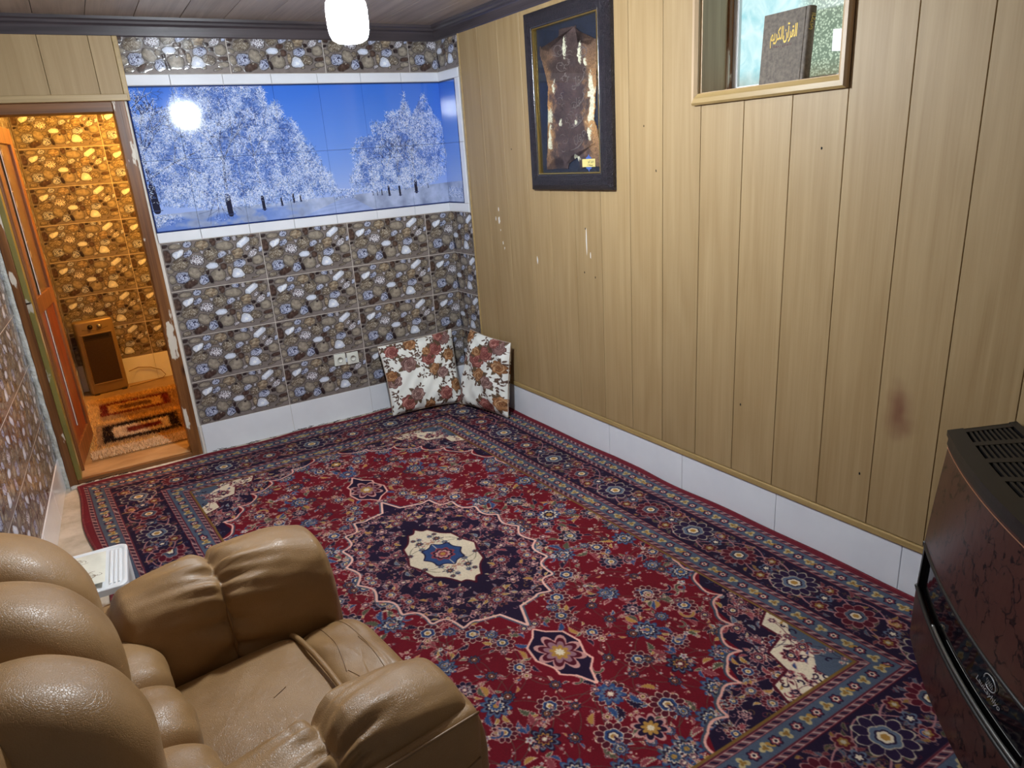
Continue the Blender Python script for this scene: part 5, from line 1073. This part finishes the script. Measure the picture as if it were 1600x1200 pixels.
# ---------------------------------------------------------------- gas heater by the right wall
def gas_heater():
    A = np.array([-.095, -3.800]); d = np.array([-.692, -.722]); nrm = np.array([.722, -.692]); Wd = .84; dep = .205
    root = empty('gas_heater', (A[0] + d[0] * .42 + nrm[0] * .12, A[1] + d[1] * .42 + nrm[1] * .12, 0), label='dark red marbled gas heater with a black grille top by the wood wall', cat='heater')
    org = np.array(root.location[:2])
    def foot(t, bulge, out):      # front curve point, t 0..1 from the far end
        p = A + d * Wd * t - nrm * (bulge * 4 * t * (1 - t) + out); return p
    def fp(z): # how far the front swells out at height z
        s = z / .80; return .040 * math.sin(min(1, (1 - s) * 1.25) * math.pi * .5)
    def outline(z, off=0., nt=28, bulge=.035):
        o = fp(z) + off; P = [foot(t, bulge, o) for t in np.linspace(0, 1, nt)]
        P[0] = P[0] + 0; B0 = A + np.array([.222, -.095]); B1 = A + d * (Wd + .085) + nrm * dep
        return P + [B1, B0]
    L = lambda p, z: (p[0] - org[0], p[1] - org[1], z)
    def shell(name, zs, mat, off=0., nt=28, caps=True):
        V = []; n = nt + 2
        for z in zs: V += [L(p, z) for p in outline(z, off, nt)]
        Fc = [(i * n + k, i * n + (k + 1) % n, (i + 1) * n + (k + 1) % n, (i + 1) * n + k) for i in range(len(zs) - 1) for k in range(n)]
        if caps: Fc += [tuple(range(n))[::-1], tuple((len(zs) - 1) * n + k for k in range(n))]
        return mesh(name, V, Fc, mat, root)
    # marbled enamel
    m = M('dark_red_marble_enamel'); tc = m.n('TexCoord'); mp = m.n('Mapping'); mp.inputs['Scale'].default_value = (9, 9, 7); m.l(tc.outputs['Object'], mp.inputs[0])
    nd = m.n('TexNoise', i_Scale=2.5, i_Detail=3.); m.l(mp.outputs[0], nd.inputs['Vector']); ad = m.n('VectorMath', operation='MULTIPLY_ADD'); ad.inputs[1].default_value = (.9, .9, .9); m.l(nd.outputs['Color'], ad.inputs[0]); m.l(mp.outputs[0], ad.inputs[2])
    v = m.n('TexVoronoi', feature='DISTANCE_TO_EDGE', i_Scale=1.5); m.l(ad.outputs[0], v.inputs['Vector'])
    n4 = m.n('TexNoise', i_Scale=3.); m.l(mp.outputs[0], n4.inputs['Vector']); mr = m.n('MapRange'); mr.inputs['From Min'].default_value = .36; mr.inputs['From Max'].default_value = .62; mr.inputs['To Max'].default_value = .045; m.l(n4.outputs[0], mr.inputs[0])
    lt = m.n('Math', operation='LESS_THAN'); m.l(v.outputs['Distance'], lt.inputs[0]); m.l(mr.outputs[0], lt.inputs[1])
    mx = m.n('Mix', data_type='RGBA'); mx.inputs['A'].default_value = srgb(62, 35, 29); mx.inputs['B'].default_value = srgb(10, 4, 5); m.l(lt.outputs[0], mx.inputs['Factor']); m.l(mx.outputs['Result'], m.b.inputs['Base Color']); m.set(Roughness=.3)
    mb = plain('heater_black_plastic', srgb(22, 20, 20), .42); mgl = plain('heater_black_glass', srgb(8, 7, 8), .06); md = plain('heater_dark_inside', srgb(12, 11, 10), .8)
    shell('lower_panel', [.035, .12, .215, .238], m.m)
    shell('inner_core', [.05, .40, .75], md, -.03)
    gdoor = shell('glass_door', [.250, .30, .36, .415], mgl, -.016)
    shell('upper_panel', [.430, .50, .60, .70, .805], m.m)
    shell('plinth', [.022, .036], mb, -.02)
    # black side posts that carry the two panels
    for t0, t1 in ((0, .022), (.978, 1.)):
        V = []
        for z in (.22, .44):
            o = fp(z); V += [L(foot(t0, .035, o), z), L(foot(t1, .035, o), z), L(foot(t1, .035, o) + nrm * .1, z), L(foot(t0, .035, o) + nrm * .1, z)]
        mesh('side_post', V, [(0, 1, 5, 4), (1, 2, 6, 5), (2, 3, 7, 6), (3, 0, 4, 7), (4, 5, 6, 7), (3, 2, 1, 0)], mb, root)
    def band(name, z, r, mat, off, t0=0, t1=1): return tube(name, [L(foot(t, .035, fp(z) + off), z) for t in np.linspace(t0, t1, 40)], r, mat, root, 8)
    m_copper = plain('copper_line', srgb(190, 140, 110), .3, .7)
    band('copper_line', .239, .0022, m_copper, .0005); band('copper_line', .788, .0016, m_copper, .0008)
    band('lower_rim', .246, .008, mb, -.002); band('upper_rim', .422, .008, mb, -.002)
    band('chrome_bar', .262, .006, plain('satin_bar', srgb(120, 120, 118), .3, .8), -.004, .30, .97)
    band('scale_line', .285, .0008, plain('grey_print', srgb(150, 150, 150), .5), -.0135, .42, .95)
    # lid: rim, ribs and slots (real openings between bars)
    zl = .805
    def lidpt(u, w, z): # u along the front 0..1, w depth 0..1
        f = A + d * Wd * u - nrm * (.035 * 4 * u * (1 - u) - .0); b = (A + np.array([.222, -.095])) * (1 - u) + (A + d * (Wd + .085) + nrm * dep) * u; p = f + (b - f) * w; return L(p, z)
    lid = shell('lid', [.802, .818, .840, .847, .850], mb, .006, caps=False)
    def prism(name, poly, z0, z1, mat):
        n = len(poly); V = [(p[0], p[1], z0) for p in poly] + [(p[0], p[1], z1) for p in poly]; return mesh(name, V, [tuple(range(n))[::-1], tuple(range(n, 2 * n))] + [(i, (i + 1) % n, n + (i + 1) % n, n + i) for i in range(n)], mat, lid)
    strip = lambda u0, u1, w0, w1: [lidpt(u, w0, 0)[:2] for u in np.linspace(u0, u1, 14)] + [lidpt(u, w1, 0)[:2] for u in np.linspace(u1, u0, 14)]
    prism('lid_floor', strip(.0, 1, .0, 1), .802, .808, md)
    prism('lid_front_rim', strip(-.008, 1.008, -.045, .20), .832, .850, mb); prism('lid_rear_rim', strip(-.008, 1.008, .90, 1.02), .832, .850, mb)
    nb = 7
    for k in range(nb + 1):
        u = k / nb; hw = .016 if 0 < k < nb else .03; u0, u1 = max(0, u - hw), min(1, u + hw)
        prism('lid_cross_bar', strip(u0, u1, .18, .92), .832, .849, mb)
    for k in range(nb):
        for j in range(1, 10):
            w = .20 + .70 * j / 10; prism('grille_slat', strip(k / nb + .012, (k + 1) / nb - .012, w - .018, w + .018), .834, .848, mb)
    prism('label_strip', strip(.045, .085, .35, .80), .818, .820, plain('manila_label', srgb(170, 136, 96), .7))
    # emblem on the glass door: ring with cursive lettering below
    lg = plain('silver_print', srgb(168, 168, 170), .35, .3)
    tq = .745; pc = foot(tq, .035, fp(.36) - .0135); tg = foot(tq + .02, .035, fp(.36)) - foot(tq - .02, .035, fp(.36)); tg = tg / np.hypot(*tg); nn = np.array([tg[1], -tg[0]])
    nn = nn if nn @ nrm < 0 else -nn
    zt = lambda zz: fp(zz) - fp(.36)
    def em(x, z): p = pc + tg * x + nn * (.0006 + zt(z)); return L(p, z)
    tube('emblem_ring', [em(.022 * math.cos(t) * 1.35, .362 + .020 * math.sin(t)) for t in np.linspace(-2.2, 3.3, 36)], .0016, lg, gdoor, 6)
    for k in range(5): tube('emblem_stroke', [em(-.014 + k * .007 + .003 * math.sin(t * 6), .352 + .014 * t) for t in (0, .3, .6, 1)], .0013, lg, gdoor, 5)
    p0 = em(.0, .332); M4 = Matrix(((tg[0], 0, nn[0], p0[0]), (tg[1], 0, nn[1], p0[1]), (0, 1, 0, .332), (0, 0, 0, 1)))
    text('emblem_lettering', 'Lauicayhlyo', .026, lg, M4 @ Matrix.Translation((0, 0, .0015)), gdoor, .0002, 1.05, .35)
    for t in (.06, .94):
        p = foot(t, .035, -.03); lathe('foot', [(.018, .022), (.018, .035)], mb, root, 14, L(p, 0)).location = (0, 0, 0)
gas_heater()
